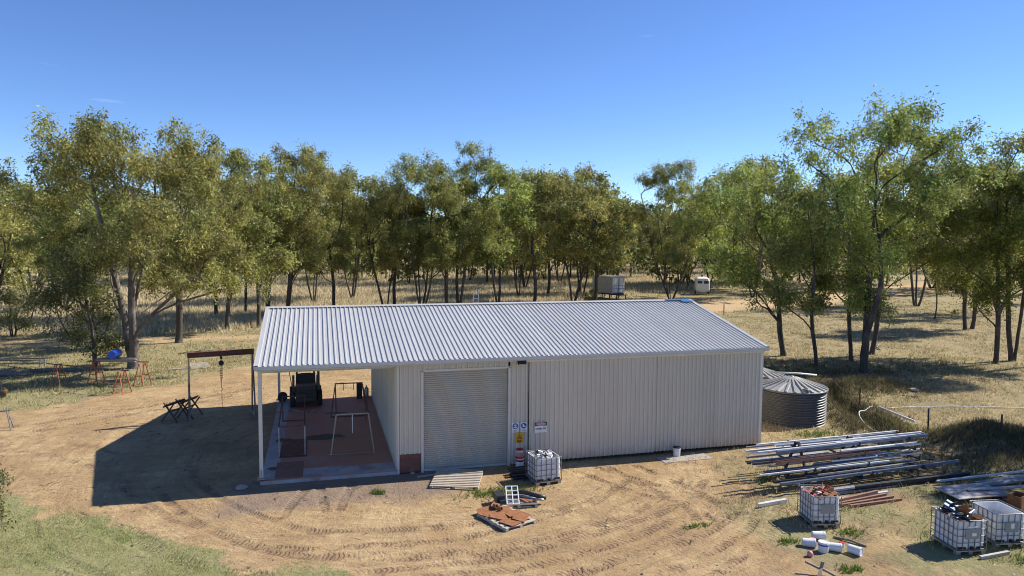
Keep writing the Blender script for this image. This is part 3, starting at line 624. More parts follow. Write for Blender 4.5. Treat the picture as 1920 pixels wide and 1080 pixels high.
MIDT = [  # x, y, height, crown width, prototype, rotation, label
 (-8.4, 45.7, 16.4, 7.6, 0, .4, 'single-trunk gum whose trunk meets the carport roof corner'),
 (-7.7, 52.1, 17.0, 8.9, 1, 2.0, 'forked gum behind the top left corner of the roof'),
 (-3.3, 70.3, 18.6, 9.7, 4, 1.2, 'broad gum set back behind the double-trunked gum'),
 (-1.2, 57.0, 15.4, 6.6, 3, 2.2, 'thin dark-stemmed gum standing alone above the carport ridge'),
 (4.5, 55.8, 15.6, 7.9, 1, .3, 'twin-stemmed gum left of the many-stemmed spreading gum'),
 (5.8, 57.4, 15.0, 6.8, 3, 5.2, 'lean gum squeezed left against the many-stemmed spreading gum'),
 (11.6, 55.5, 17.6, 8.6, 0, 3.2, 'gum left of the tallest gum behind the middle of the shed'),
 (18.3, 57.8, 17.6, 9.1, 5, .9, 'gum right of the tallest gum behind the middle of the shed'),
 (23.4, 60.1, 17.2, 8.1, 3, 1.0, 'narrow gum midway between the tallest middle gum and the cabin'),
 (30.5, 88.5, 19.6, 11.5, 2, 2.6, 'three-stemmed gum far back in the straw grass left of the cabin'),
 (30.3, 75.8, 18.0, 8.8, 0, 5.3, 'straight gum in the straw grass well left of the cabin'),
 (40.5, 100.0, 20.0, 11.8, 4, .2, 'far gum visible over the straw grass behind the cabin'),
 (29.6, 62.4, 18.4, 11.2, 1, 3.4, 'left-leaning gum nearest the left side of the cream cabin'),
 (35.9, 76.5, 18.4, 9.6, 2, 4.4, 'multi-stemmed gum just behind the cream cabin'),
 (32.6, 62.6, 17.6, 9.4, 0, 4.4, 'gum whose trunk stands in front of the cream cabin'),
 (42.1, 76.7, 15.0, 7.9, 3, 4.0, 'low gum behind the right side of the cream cabin'),
 (60.4, 91.0, 18.6, 10.6, 2, .7, 'gum behind the V-forked gum, left of the horse float'),
 (68.6, 95.3, 19.4, 11.1, 1, 5.6, 'gum standing right behind the white horse float'),
 (68.0, 85.7, 20.6, 10.3, 0, 2.4, 'first gum right of the horse float'),
 (70.0, 82.5, 21.0, 10.9, 2, 1.8, 'second gum right of the horse float'),
 (58.9, 66.5, 20.2, 11.7, 4, 2.9, 'full gum beside the road behind the leaning gum'),
 (77.8, 75.5, 19.5, 11.5, 1, 1.4, 'gum across the road behind the slender gum'),
 (73.3, 51.0, 20.4, 10.5, 2, 3.9, 'thick trunk gum far right beside the pale road bend'),
 (102.9, 78.3, 20.2, 11.4, 5, 2.2, 'distant gum past the brown bush on the right'),
 (58.6, 29.7, 16.4, 7.3, 0, 1.6, 'upright gum of the V-shaped pair on the right slope'),
 (59.9, 30.2, 15.5, 6.5, 3, .2, 'right-leaning gum of the V-shaped pair on the right slope'),
 (75.4, 40.8, 18.6, 8.2, 5, 5.0, 'gum behind the bright yellow-green gum'),
 (-38.0, 77.1, 15.2, 12.0, 4, 3.0, 'gum with two pale stems in the straw grass at far left'),
 (-30.6, 64.7, 13.6, 8.6, 2, .5, 'shaded gum behind the dark drooping tree at far left'),
 (-29.5, 41.5, 13.8, 8.4, 1, 4.1, 'gum cut by the left edge of the view'),
 (-24.5, 52.0, 14.0, 8.0, 5, 1.1, 'gum between the left edge and the big three-trunked gum'),
 (-13.3, 55.7, 17.4, 6.9, 3, 3.6, 'thin gum behind the slim gum left of the carport roof'),
 (-10.7, 58.5, 17.2, 6.4, 0, 4.6, 'thin gum seen between the slim gum and the roof corner'),
 (1.7, 75.7, 17.6, 9.6, 2, 5.8, 'set-back gum in the gap above the left part of the ridge'),
 (24.8, 72.0, 17.0, 8.6, 1, .8, 'gum in the straw grass left of the left-leaning gum'),
]
for x, y, H, W, k, rz, lab in MIDT:
    ms, W0 = PRO[k]; s = W/W0
    plant_tree('gum_tree', lab, 'tree', x, y, ms, rz, s, 'gum trees behind the shed', H/17)
sap = tree_meshes('bark', seed=90, H=7.8, W=3.4, stems=1, clo=.45, nl=5, cpl=7, leaf=(.2, .07), tr=.07, cr_=.6, tint=TG)
plant_tree('gum_sapling', 'lone wavy-stemmed sapling right of the tallest right-hand gum', 'tree', 63.5, 38.3, sap, .6)
shr = tree_meshes('bark', seed=91, H=4.2, W=5.0, stems=3, clo=.15, nl=8, cpl=8, leaf=(.2, .06), tr=.07, cr_=.6, tint=TD)
plant_tree('shrub', 'dark low shrub at the left edge in front of the straw grass', 'shrub', -28.3, 44.0, shr, .3)
fol = tree_meshes('bark', seed=92, H=2.35, W=1.7, stems=2, clo=.10, nl=8, cpl=8, leaf=(.10, .045), tr=.03, cr_=.26, tint=(.17, .185, .075))
plant_tree('sapling', 'small pale-leaved sapling poking in at the lower left edge', 'sapling', -12.55, -3.2, fol, 1.2)
bsh = tree_meshes('bark', seed=93, H=1.9, W=4.2, stems=4, clo=.05, nl=9, cpl=8, leaf=(.2, .05), tr=.04, cr_=.5, tint=(.16, .10, .06))
plant_tree('bush', 'low brown bush on the right slope beyond the lone sapling', 'bush', 99.3, 69.3, bsh, 0)
gsh = tree_meshes('bark', seed=94, H=2.6, W=3.0, stems=3, clo=.05, nl=7, cpl=7, leaf=(.18, .06), tr=.04, cr_=.5, tint=TD)
plant_tree('bush', 'dark green bush at the foot of the cream cabin', 'bush', 33.8, 66.6, gsh, 1.0, .7)
# far woodland: reads as one mass
def woodland():
    g = np.random.default_rng(404); base = []
    for k in range(5):
        tr_, (lv, lf, lc) = grow(seed=200+k, H=16, W=10, stems=1+k % 3, clo=.10, nl=11, cpl=6, leaf=(1.0, .55), cr_=1.3, lai=2.3, twigs=False, tint=(TG, TO, TD, TG, TO)[k])
        base.append((tr_, (lv, lc)))
    TV, TF, LV, LC = [], [], [], []; off = 0; n = 0
    while n < 430:
        rr = 125*(620/125)**(g.random()**1.05); a = g.uniform(YAW-.75, YAW+.75); x = CAM.x+rr*math.sin(a); y = CAM.y+rr*math.cos(a)
        rd = float(zones(np.array([x]), np.array([y]))[3][0])
        if rd > .2: continue
        if rr < 185 and g.random() < .4: continue
        (tv, tf), (lv, lc) = base[g.integers(5)]
        an = g.uniform(0, 6.28); s = g.uniform(.8, 1.12)*(1+max(0, rr-250)/1500); c_, s_ = math.cos(an)*s, math.sin(an)*s
        Rm = np.array([[c_, s_, 0], [-s_, c_, 0], [0, 0, s]]); o = np.array([x, y, gzf(x, y)])
        big = np.linalg.norm(tv[0]) >= 0
        TV.append(tv @ Rm+o); TF.append(tf+off); off += len(tv); LV.append(lv @ Rm+o); LC.append(lc*g.uniform(.8, 1.15)); n += 1
    root = bpy.data.objects.new('woodland', None); link(root); tag(root, 'distant gum woodland closing the view behind the paddock', 'woodland', None, 'stuff')
    a = put('trunks', fast_mesh('trunks', np.concatenate(TV), np.concatenate(TF)), M['bark'], root); a['kind'] = 'stuff'
    LVc = np.concatenate(LV)
    b = put('foliage', fast_mesh('foliage', LVc, np.arange(len(LVc)).reshape(-1, 4), np.concatenate(LC)), M['leaf'], root); b['kind'] = 'stuff'
woodland()

# ------------------------------------------------------------------ the shed with its carport
LC_, LW, DEP, HW = 4.92, 15.65, 13.2, 4.2
YE, ZE, YR, ZR = -.22, 4.37, 6.62, 5.78
def roof_z(y): return ZE+(ZR-ZE)*(y-YE)/(YR-YE) if y <= YR else ZE+(ZR-ZE)*(2*YR-YE-y)/(YR-YE)
shed = thing('steel_shed', 'long grey ribbed steel shed with roller door, sliding doors and open carport end', 'shed')
PITCH_R = .19
def rib_profile(w, hgt_=.029, first=0.0, bw=.060, tw=.046):
    xs_ = [(0, 0)]; n = int(round(w/PITCH_R)) or 1; p = w/n
    for i in range(n):
        c = (i+.5)*p
        xs_ += [(c-bw/2, 0), (c-tw/2, hgt_), (c+tw/2, hgt_), (c+bw/2, 0)]
    xs_.append((w, 0)); return xs_
def sheet_mesh(w, z0, ztop, name, rib=.052):
    """vertical ribbed sheet in local x (width), z (height); ribs towards -y. ztop: function of x"""
    pr = rib_profile(w, rib); mb = MB(); n = len(pr)
    mb.add([(x, -y, z0) for x, y in pr]+[(x, -y, ztop(x)) for x, y in pr], [(i, i+1, n+i+1, n+i) for i in range(n-1)])
    return mb.mesh(name)
def clad(parent, x0, x1, z0, z1, y, name='wall_sheet'):
    n = max(1, round((x1-x0)/.76)); w = (x1-x0)/n; me = sheet_mesh(w, z0, lambda x: z1, name)
    for i in range(n): put(name, me, M['wall'], parent, (x0+i*w, y, 0))
front = bpy.data.objects.new('front_wall', None); link(front, shed)
clad(front, 0.02, .90, .75, 4.24, -.02); clad(front, .90, 4.32, 3.93, 4.24, -.02); clad(front, 4.40, 5.14, .04, 4.24, -.02)
mb = MB()
for zz in (1.05, 2.1, 3.1, 4.05):
    for xx in list(np.arange(.06, .9, .19))+list(np.arange(4.46, 5.12, .19)):
        if zz > 4 or True: mb.box((float(xx), -.028, zz), (.022, .02, .022))
mb.build('screw_row', M['greyplate'], front)['kind'] = 'stuff'
# brown kick panel under the left pier
MB().box((.45, .0, .385), (.86, .05, .69)).build('kick_panel', M['redoxide'], shed)
mb = MB(); mb.box((.03, -.02, 2.1), (.07, .07, 4.2)); mb.build('corner_trim', M['trim'], shed)
MB().box((15.63, -.02, 2.12), (.09, .09, 4.2)).build('corner_trim', M['trim'], shed)
# roller door: curtain of horizontal ribs, recessed, with frame
rd = bpy.data.objects.new('roller_door', None); link(rd, shed)
prof = []
z = .06
while z < 3.86:
    prof += [(0, z), (-.040, z+.020), (-.040, z+.052), (0, z+.058)]; z += .080
mb = MB(); n = len(prof)
mb.add([(.98, .10+a, b) for a, b in prof]+[(4.30, .10+a, b) for a, b in prof], [(i, i+n, i+1+n, i+1) for i in range(n-1)])
mb.build('curtain', M['door'], rd)
MB().box((2.64, .085, .05), (3.32, .05, .09)).build('bottom_rail', M['trim'], rd)
MB().box((.94, .02, 1.96), (.09, .16, 3.92)).build('door_jamb', M['trim'], rd)
MB().box((4.36, .02, 1.96), (.09, .16, 3.92)).build('door_jamb', M['trim'], rd)
MB().box((2.65, .02, 3.93), (3.5, .16, .07)).build('door_head', M['trim'], rd)
MB().box((2.65, .32, 3.72), (3.4, .38, .38)).build('door_roll', M['door'], rd)
# sliding doors, standing proud on an overhead track
for x0, x1, yy in ((5.16, 10.57, -.13), (10.60, 15.60, -.07)):
    sd = bpy.data.objects.new('sliding_door', None); link(sd, shed)
    nn = round((x1-x0)/.76); w = (x1-x0)/nn; me = sheet_mesh(w, .13, lambda x: 4.12, 'door_sheet')
    for i in range(nn): put('door_sheet', me, M['wall'], sd, (x0+i*w, yy, 0))
    mb = MB()
    for xx in (x0+.02, x1-.02): mb.box((xx, yy+.035, 2.12), (.05, .05, 3.98))
    mb.box(((x0+x1)/2, yy+.035, .16), (x1-x0-.1, .05, .06)).box(((x0+x1)/2, yy+.035, 4.07), (x1-x0-.1, .05, .06))
    mb.build('door_frame', M['trim'], sd)
MB().box((10.28, -.13, 4.19), (10.7, .17, .12)).build('track_cover', M['trim'], shed)
# other walls
side = bpy.data.objects.new('side_wall', None); link(side, shed)
def gable(parent, xpos, face):
    n = round(DEP/.76); w = DEP/n
    for i in range(n):
        y0 = i*w if face > 0 else (i+1)*w
        zt = (lambda x, y0=y0: roof_z(y0+x)-.07) if face > 0 else (lambda x, y0=y0: roof_z(y0-x)-.07)
        me = sheet_mesh(w, .02, zt, 'wall_sheet')
        put('wall_sheet', me, M['wall'], parent, (xpos, y0, 0), (0, 0, PI/2 if face > 0 else -PI/2))
gable(side, 0, -1)
rw_ = bpy.data.objects.new('end_wall', None); link(rw_, shed); gable(rw_, LW, 1)
bw_ = bpy.data.objects.new('back_wall', None); link(bw_, shed)
n = round(LW/.76); w = LW/n; me = sheet_mesh(w, .02, lambda x: roof_z(DEP)-.06, 'wall_sheet')
for i in range(n): put('wall_sheet', me, M['wall'], bw_, (LW-i*w, DEP, 0), (0, 0, PI))
# roof
roof = bpy.data.objects.new('roof', None); link(roof, shed)
X0, X1 = -5.03, 15.74; n = 27; w = (X1-X0)/n; SL = math.hypot(YR-YE, ZR-ZE); ANG = math.atan2(ZR-ZE, YR-YE)
pr = rib_profile(w, .038, bw=.060, tw=.036); k = len(pr); mb = MB()
mb.add([(x, 0, z) for x, z in pr]+[(x, SL, z) for x, z in pr], [(i, i+1, k+i+1, k+i) for i in range(k-1)])
me = mb.mesh('roof_sheet')
for i in range(n):
    put('roof_sheet', me, M['roof'], roof, (X0+i*w, YE-.05*math.cos(ANG), ZE-.05*math.sin(ANG)), (ANG, 0, 0))
    put('roof_sheet', me, M['roof'], roof, (X0+(i+1)*w, 2*YR-YE+.05*math.cos(ANG), ZE-.05*math.sin(ANG)), (ANG, 0, PI))
mb = MB()
for s in (-1, 1):
    mb.add([(X0-.02, YR, ZR+.055), (X1+.02, YR, ZR+.055), (X1+.02, YR+s*.24, ZR+.055-.24*math.tan(ANG)), (X0-.02, YR+s*.24, ZR+.055-.24*math.tan(ANG))], [(0, 1, 2, 3) if s < 0 else (3, 2, 1, 0)])
mb.build('ridge_cap', M['roof'], roof)
for xx, sx in ((X0, -1), (X1, 1)):
    mb = MB()
    for s in (-1, 1):
        ya, yb_ = (YE-.06, YR) if s < 0 else (YR, 2*YR-YE+.06)
        mb.beam((xx+sx*.03, ya, roof_z(ya)-.03), (xx+sx*.03, yb_, roof_z(yb_)-.03), .03, .17)
        mb.beam((xx-sx*.045, ya, roof_z(ya)+.045), (xx-sx*.045, yb_, roof_z(yb_)+.045), .15, .012)
    mb.build('barge_cap', M['roof'], roof)
MB().box((14.95, YR-.16, ZR+.045), (1.3, .22, .012), (ANG, 0, 0)).box((15.35, YR-.42, ZR+.0), (.55, .3, .012), (ANG, 0, 0)).build('blue_film', M['bluefilm'], roof)
gp = [(-.33, 4.37), (-.335, 4.25), (-.30, 4.215), (-.20, 4.215), (-.20, 4.37), (-.212, 4.37), (-.212, 4.228), (-.295, 4.228), (-.322, 4.258), (-.318, 4.37)]
MB().extrude_x(gp[::-1], X0-.02, X1+.03).build('gutter', M['gutter'], shed)
MB().extrude_x([(2*YR-y, z) for y, z in gp], X0-.02, X1+.03).build('gutter', M['gutter'], shed)
MB().box(((X0+X1)/2, -.185, 4.27), (X1-X0-.1, .02, .20)).build('fascia', M['gutter'], shed)
MB().box(((X0+X1)/2, 2*YR+.185, 4.27), (X1-X0-.1, .02, .20)).build('fascia', M['gutter'], shed)
# carport posts, rafters, purlins
for yy in (.12, 13.05):
    p = MB().box((-4.9, yy, 2.23), (.13, .13, 4.12)).build('post', M['trim'], shed)
    MB().box((-4.9, yy, .20), (.30, .30, .05)).box((-4.9, yy-.09, .38), (.02, .07, .32)).build('base_plate', M['galv'], p)
MB().box((-2.5, .12, 4.14), (4.7, .07, .16)).build('eave_beam', M['galv'], shed)
MB().box((-2.5, 13.05, 4.14), (4.7, .07, .16)).build('eave_beam', M['galv'], shed)
for s in (-1, 1):
    ya, yb_ = (0.1, YR) if s < 0 else (YR, 2*YR-.1)
    for xx in (-4.86, -2.45):
        MB().beam((xx, ya, roof_z(ya)-.2), (xx, yb_, roof_z(yb_)-.2), .08, .16).build('rafter', M['galv'], shed)
for yy in np.linspace(.6, 12.6, 11):
    MB().box((-2.5, float(yy), roof_z(float(yy))-.07), (4.95, .05, .09)).build('purlin', M['galv'], shed)
fl = MB().box((4.80, -.25, 4.16), (.34, .08, .22), (R(-30), 0, 0)).build('flood_light', M['black'], shed)
MB().box((4.80, -.285, 4.14), (.29, .03, .17), (R(-30), 0, 0)).build('lens', M['lens'], fl)
MB().box((4.80, -.10, 4.16), (.05, .2, .04)).build('bracket', M['black'], fl)
# carport slab and its panels
slab = MB().box((-2.47, 6.55, .02), (4.94, 13.2, .24)).build('slab', M['concrete']); tag(slab, 'red-brown stained concrete carport slab', None, None, 'structure')
MB().box((-2.47, -.053, .015), (4.94, .006, .22)).build('slab_edge', M['paleconc'], slab)
for x0, x1, y0, y1 in ((-4.93, -4.35, .1, 12.9), (-3.55, -.05, .02, 1.05)):
    MB().box(((x0+x1)/2, (y0+y1)/2, .1425), (x1-x0, y1-y0, .005)).build('bare_patch', M['paleconc'], slab)
def blob(name, cx, cy, rx, ry, z, m, parent, seed):
    g = random.Random(seed); mb = MB(); k = 22
    mb.add([(cx+rx*(1+.3*g.uniform(-1, 1))*math.cos(2*PI*i/k), cy+ry*(1+.3*g.uniform(-1, 1))*math.sin(2*PI*i/k), z) for i in range(k)], [tuple(range(k))])
    return mb.build(name, m, parent)
blob('oil_stain', -2.6, 5.35, .8, .42, .1475, M['oil'], slab, 3); blob('oil_stain', -4.3, 5.2, .35, .3, .1480, M['oil'], slab, 4)
blob('oil_stain', -4.55, 1.35, .22, .2, .1484, M['oil'], slab, 5); blob('oil_stain', -2.1, 9.6, .5, .16, .1488, M['oil'], slab, 6)
sp_ = MB().box((-3.88, 3.9, .149), (1.05, 2.6, .012)).build('steel_plate', M['redoxide']); tag(sp_, 'thin red-brown steel plate lying on the carport slab under the narrow frame', 'plate')
sp_ = MB().box((-3.95, 1.05, .149), (1.0, 1.9, .012)).build('steel_plate', M['brownsteel']); tag(sp_, 'scuffed brown steel plate on the slab beside the front carport post', 'plate')

# ------------------------------------------------------------------ signs
def text_mesh(body, size, bold=0.0):
    cu = bpy.data.curves.new('t', 'FONT'); cu.body = body; cu.size = size; cu.align_x = 'CENTER'; cu.align_y = 'CENTER'; cu.offset = bold
    o = bpy.data.objects.new('t', cu); COL.objects.link(o)
    me = bpy.data.meshes.new_from_object(o.evaluated_get(bpy.context.evaluated_depsgraph_get()))
    bpy.data.objects.remove(o); return me
def disc(mb, cx, cz, rx, rz, y, k=28, y2=None):
    mb.add([(cx+rx*math.cos(2*PI*i/k), y, cz+rz*math.sin(2*PI*i/k)) for i in range(k)], [tuple(range(k))])
def poly(mb, pts, y): mb.add([(a, y, b) for a, b in pts], [tuple(range(len(pts)))])
def sign_board(name, label, x, z, w, h, m, y):
    t = thing(name, label, 'sign', (x, y, z)); MB().box((0, 0, 0), (w, .006, h)).build('panel', m, t); return t
t = sign_board('safety_sign', 'white and blue mandatory eye protection sign, left of the pair by the roller door', 4.60, 1.53, .27, .39, M['signwhite'], -.080)
mb = MB(); disc(mb, 0, .05, .115, .115, -.005); mb.build('blue_disc', M['signblue'], t)
mb = MB(); disc(mb, 0, .03, .072, .062, -.007); mb.box((0, -.0075, .085), (.10, .001, .05)); mb.build('head_pictogram', M['signwhite'], t)
mb = MB(); disc(mb, -.034, .045, .030, .022, -.009); disc(mb, .034, .045, .030, .022, -.009); mb.build('goggles_pictogram', M['signblue'], t)
MB().box((0, -.004, -.115), (.19, .002, .022)).box((0, -.004, -.155), (.15, .002, .022)).build('print', M['signgrey'], t)
t = sign_board('safety_sign', 'white and blue mandatory safety boots sign, right of the pair by the roller door', 4.945, 1.53, .27, .38, M['signwhite'], -.080)
mb = MB(); disc(mb, 0, .05, .115, .115, -.005); mb.build('blue_disc', M['signblue'], t)
mb = MB(); poly(mb, [(-.05, .115), (-.05, .0), (.07, .0), (.07, .03), (.045, .045), (.01, .055), (.005, .115)], -.007); mb.build('boot_pictogram', M['signwhite'], t)
MB().box((0, -.004, -.115), (.17, .002, .022)).box((0, -.004, -.155), (.19, .002, .022)).build('print', M['signgrey'], t)
t = sign_board('warning_sign', 'yellow warning sign with black triangle below the two blue signs', 4.775, 1.10, .31, .42, M['signyellow'], -.080)
mb = MB(); poly(mb, [(-.115, -.04), (.115, -.04), (0, .16)], -.005); mb.build('triangle', M['signblack'], t)
mb = MB(); poly(mb, [(-.085, -.022), (.085, -.022), (0, .126)], -.007); mb.build('triangle_field', M['signyellow'], t)
mb = MB(); disc(mb, 0, .055, .016, .022, -.009); disc(mb, -.035, .0, .016, .018, -.009); disc(mb, .035, .0, .016, .018, -.009); mb.box((0, -.009, .02), (.012, .001, .05)); mb.build('pictogram', M['signblack'], t)
MB().box((0, -.005, -.10), (.2, .002, .02)).box((0, -.005, -.14), (.22, .002, .02)).box((0, -.005, -.175), (.14, .002, .016)).build('print', M['signblack'], t)
t = sign_board('danger_sign', 'white DANGER OPEN PIT sign on the sliding door', 5.62, 1.50, .52, .42, M['signwhite'], -.190)
MB().box((0, -.0045, .13), (.50, .002, .145)).build('black_band', M['signblack'], t)
mb = MB(); disc(mb, 0, .13, .215, .06, -.0065); mb.build('white_oval', M['signwhite'], t)
mb = MB(); disc(mb, 0, .13, .20, .05, -.0082); mb.build('red_oval', M['signred'], t)
put('lettering', text_mesh('DANGER', .078, .002), M['signwhite'], t, (0, -.0098, .13), (PI/2, 0, 0))
put('lettering', text_mesh('OPEN PIT', .105, .003), M['signblack'], t, (0, -.0050, -.06), (PI/2, 0, 0))

# ------------------------------------------------------------------ water tanks
def tank(x, y, z, label, Rr=1.60, Hh=1.66, apex=.50):
    t = thing('water_tank', label, 'water tank', (x, y, z), 0, 'round steel water tanks beside the shed')
    prof = []; nc = 13
    for i in range(nc*8+1):
        u = i/(nc*8); prof.append((Rr+.04*math.cos(2*PI*nc*u), .02+u*(Hh-.02)))
    MB().lathe(prof, 72).build('shell', M['tank'], t, True)
    rf = MB().lathe([(Rr+.05, Hh-.03), (Rr+.05, Hh+.02), (.16, Hh+apex-.04), (.0, Hh+apex)], 48).build('roof', M['tankroof'], t)
    for k in range(24):
        a = 2*PI*k/24; c, s = math.cos(a), math.sin(a)
        MB().beam((c*(Rr+.04), s*(Rr+.04), Hh+.05), (c*.16, s*.16, Hh+apex+.005), .085, .07).build('roof_rib', M['tankroof'], rf)
    a = R(-100); c, s = math.cos(a), math.sin(a)
    MB().lathe([(.16, 0), (.16, .16), (.13, .18), (0, .19)], 16, (c*1.45, s*1.45, Hh+.02)).build('strainer', M['tank'], rf, True)
    MB().lathe([(.10, 0), (.11, .05), (.05, .09), (0, .1)], 16, (0, 0, Hh+apex-.03)).build('cap', M['tankroof'], rf, True)
    MB().lathe([(Rr+.09, Hh-.02), (Rr+.09, Hh+.035), (Rr+.04, Hh+.035)], 72).build('rim', M['tank'], rf, True)
    return t
tank(19.84, 3.62, -.02, 'nearer round corrugated water tank with ribbed cone roof')
tank(20.35, 7.55, -.22, 'farther water tank mostly hidden behind the shed corner and nearer tank')
pp = MB().tube([(20.2, 6.0, 1.92), (22.0, 5.9, 1.78), (23.0, 5.85, 1.66)], .05, 10).build('drain_pipe', M['pvc'], None, True); tag(pp, 'white plastic pipe running level behind the nearer tank roof', 'pipe')
MB().box((22.1, 5.95, .85), (.05, .05, 1.75)).build('support_stake', M['darksteel'], pp)

# ------------------------------------------------------------------ far cabin and horse float
t = thing('site_cabin', 'cream box cabin on a dark trailer frame among the trees', 'cabin', (37.6, 70.0, .0), R(-68))
MB().box((0, 0, 2.0), (4.0, 2.5, 2.3)).build('body', M['cream'], t)
MB().box((0, 0, 3.19), (4.15, 2.65, .10)).build('roof', M['galv'], t)
dr = bpy.data.objects.new('end_doors', None); link(dr, t)
for yy in (-.6, .6): MB().box((2.03, yy, 1.98), (.06, 1.1, 2.0)).build('door_leaf', M['white'], dr)
for zz in (1.5, 1.9): MB().box((2.08, 0, zz), (.03, 2.2, .05)).build('lock_bar', M['signblue'], dr)
for yy in (-.9, -.12, .12, .9): MB().box((2.085, yy, 1.98), (.03, .04, 2.0)).build('lock_rod', M['greyplate'], dr)
MB().box((0, -.9, .7), (4.4, .12, .2)).box((0, .9, .7), (4.4, .12, .2)).box((-1.9, 0, .7), (.12, 1.7, .18)).box((1.9, 0, .7), (.12, 1.7, .18)).box((2.6, 0, .62), (1.0, 1.6, .08)).build('chassis', M['darksteel'], t)
for xx in (-1.7, -.3, 1.2, 2.6):
    for yy in (-.9, .9): MB().box((xx, yy, .3), (.12, .12, .6)).build('leg', M['darksteel'], t)
t = thing('horse_float', 'white rounded horse float parked under the trees by the road', 'trailer', (54.8, 73.8, .0), R(-25))
ring = lambda s, z, y0=0: rrect(2.0*s, 3.2*s, .3, z)
MB().loft([rrect(1.9, 3.2, .25, .55), rrect(2.05, 3.4, .3, .8), rrect(2.05, 3.4, .3, 2.1), rrect(1.9, 3.2, .4, 2.45), rrect(1.5, 2.7, .4, 2.62)]).build('body', M['white'], t, False)
MB().box((-.45, -1.69, 1.95), (.7, .04, .42)).build('window', M['glassdark'], t); MB().box((.5, -1.69, 1.95), (.7, .04, .42)).build('window', M['glassdark'], t)
MB().box((1.02, -.5, 1.9), (.04, .8, .4)).build('window', M['glassdark'], t)
for s in (-1, 1):
    wv = MB(); wv.M = Matrix.Translation((s*1.0, .2, .36)) @ Matrix.Rotation(PI/2, 4, 'Y'); wv.lathe([(.0, -.1), (.24, -.1), (.34, -.07), (.36, 0), (.34, .07), (.24, .1), (0, .1)], 20); wv.build('wheel', M['rubber'], t, True)
    MB().box((s*1.02, .2, .75), (.28, 1.0, .08)).build('mudguard', M['white'], t)
MB().beam((-.4, 1.6, .5), (0, 3.0, .45), .08).beam((.4, 1.6, .5), (0, 3.0, .45), .08).build('drawbar', M['galv'], t)
t = thing('ladder', 'short white ladder top showing behind the shed ridge', 'ladder', (9.5, 30.0, 0), .1)
for s in (-1, 1): MB().beam((s*.22, .3, 0), (s*.2, 0, 4.6), .05).build('stile', M['white'], t)
for k in range(14): MB().beam((-.2, .3-.3*(k+1)/14.5, .3*(k+1)), (.2, .3-.3*(k+1)/14.5, .3*(k+1)), .035).build('rung', M['white'], t)

# ------------------------------------------------------------------ skid-steer loader in the carport
t = thing('skid_steer_loader', 'dark skid-steer loader parked at the back of the carport', 'loader', (-3.52, 12.1, .142), R(2))
MB().box((0, .1, .62), (1.0, 2.1, .62)).box((0, -.85, .78), (1.02, .5, .75)).build('body', M['loader'], t)
hd = MB().loft([rrect(1.05, .62, .06, 1.12, 3, 0, -.85), rrect(.95, .52, .08, 1.26, 3, 0, -.82)]).build('engine_hood', M['loadertrim'], t)
dr = MB().box((0, -1.12, .74), (.9, .05, .6)).build('rear_door', M['loader'], t)
for k in range(6): MB().box((0, -1.15, .54+k*.075), (.7, .02, .03)).build('grille_slat', M['black'], dr)
for s in (-1, 1): MB().box((s*.40, -1.15, 1.04), (.12, .03, .06)).build('tail_light', M['red'], t)
cab = bpy.data.objects.new('cab', None); link(cab, t)
for s in (-1, 1):
    MB().beam((s*.46, -.55, 1.1), (s*.42, -.42, 2.02), .08).build('cab_post', M['black'], cab); MB().beam((s*.46, .62, .95), (s*.42, .45, 2.02), .08).build('cab_post', M['black'], cab)
    mb = MB()
    for k in range(5): mb.beam((s*.455, -.4+k*.2, 1.1), (s*.43, -.35+k*.18, 1.98), .02)
    mb.beam((s*.45, -.5, 1.5), (s*.44, .5, 1.5), .03); mb.build('side_screen', M['black'], cab)
MB().loft([rrect(.96, 1.1, .08, 2.0, 3), rrect(.9, 1.0, .08, 2.1, 3)]).build('cab_roof', M['loader'], cab)
MB().box((0, -.52, 1.42), (.84, .04, .56), (R(-8), 0, 0)).build('rear_panel', M['black'], cab)
MB().box((0, -.05, 1.15), (.5, .5, .12)).box((0, -.28, 1.42), (.5, .1, .5)).build('seat', M['black'], cab)
for s in (-1, 1):
    mb = MB(); mb.beam((s*.62, -1.0, 1.55), (s*.62, .9, 1.22), .11, .2).beam((s*.62, .9, 1.26), (s*.62, 1.45, .45), .1, .18).beam((s*.62, -1.02, .9), (s*.62, -.95, 1.95 if s > 0 else 1.7), .12, .2, (0, 1, 0))
    mb.build('lift_arm', M['loader'], t)
    MB().tube([(s*.62, -.6, .85), (s*.62, .5, 1.25)], .045, 8).build('lift_cylinder', M['galv'], t)
    for yy in (-.55, .55):
        wv = MB(); wv.M = Matrix.Translation((s*.68, yy, .40)) @ Matrix.Rotation(PI/2, 4, 'Y')
        wv.lathe([(.2, -.13), (.34, -.13), (.40, -.09), (.405, 0), (.40, .09), (.34, .13), (.2, .13)], 22)
        for k in range(14):
            a = 2*PI*k/14; wv.box((.405*math.cos(a), .405*math.sin(a), .06*(-1)**k), (.04, .06, .13), (0, 0, a))
        w_ = wv.build('wheel', M['rubber'], t)
        rm = MB(); rm.M = Matrix.Translation((s*.68, yy, .40)) @ Matrix.Rotation(PI/2, 4, 'Y'); rm.lathe([(0, -.10), (.19, -.10), (.21, -.12), (.21, .12), (.19, .10), (0, .10)], 18); rm.build('rim', M['loadertrim'], w_)
mb = MB(); mb.add([(x, y, z) for x in (-.78, .78) for y, z in ((1.45, .62), (1.40, .05), (2.0, .02), (2.02, .05), (1.48, .1), (1.52, .62))], [(0, 1, 4, 5), (1, 2, 3, 4), (11, 10, 7, 6), (10, 9, 8, 7), (0, 6, 7, 1), (1, 7, 8, 2), (2, 8, 9, 3), (3, 9, 10, 4), (4, 10, 11, 5), (5, 11, 6, 0)]); mb.build('bucket', M['darksteel'], t)
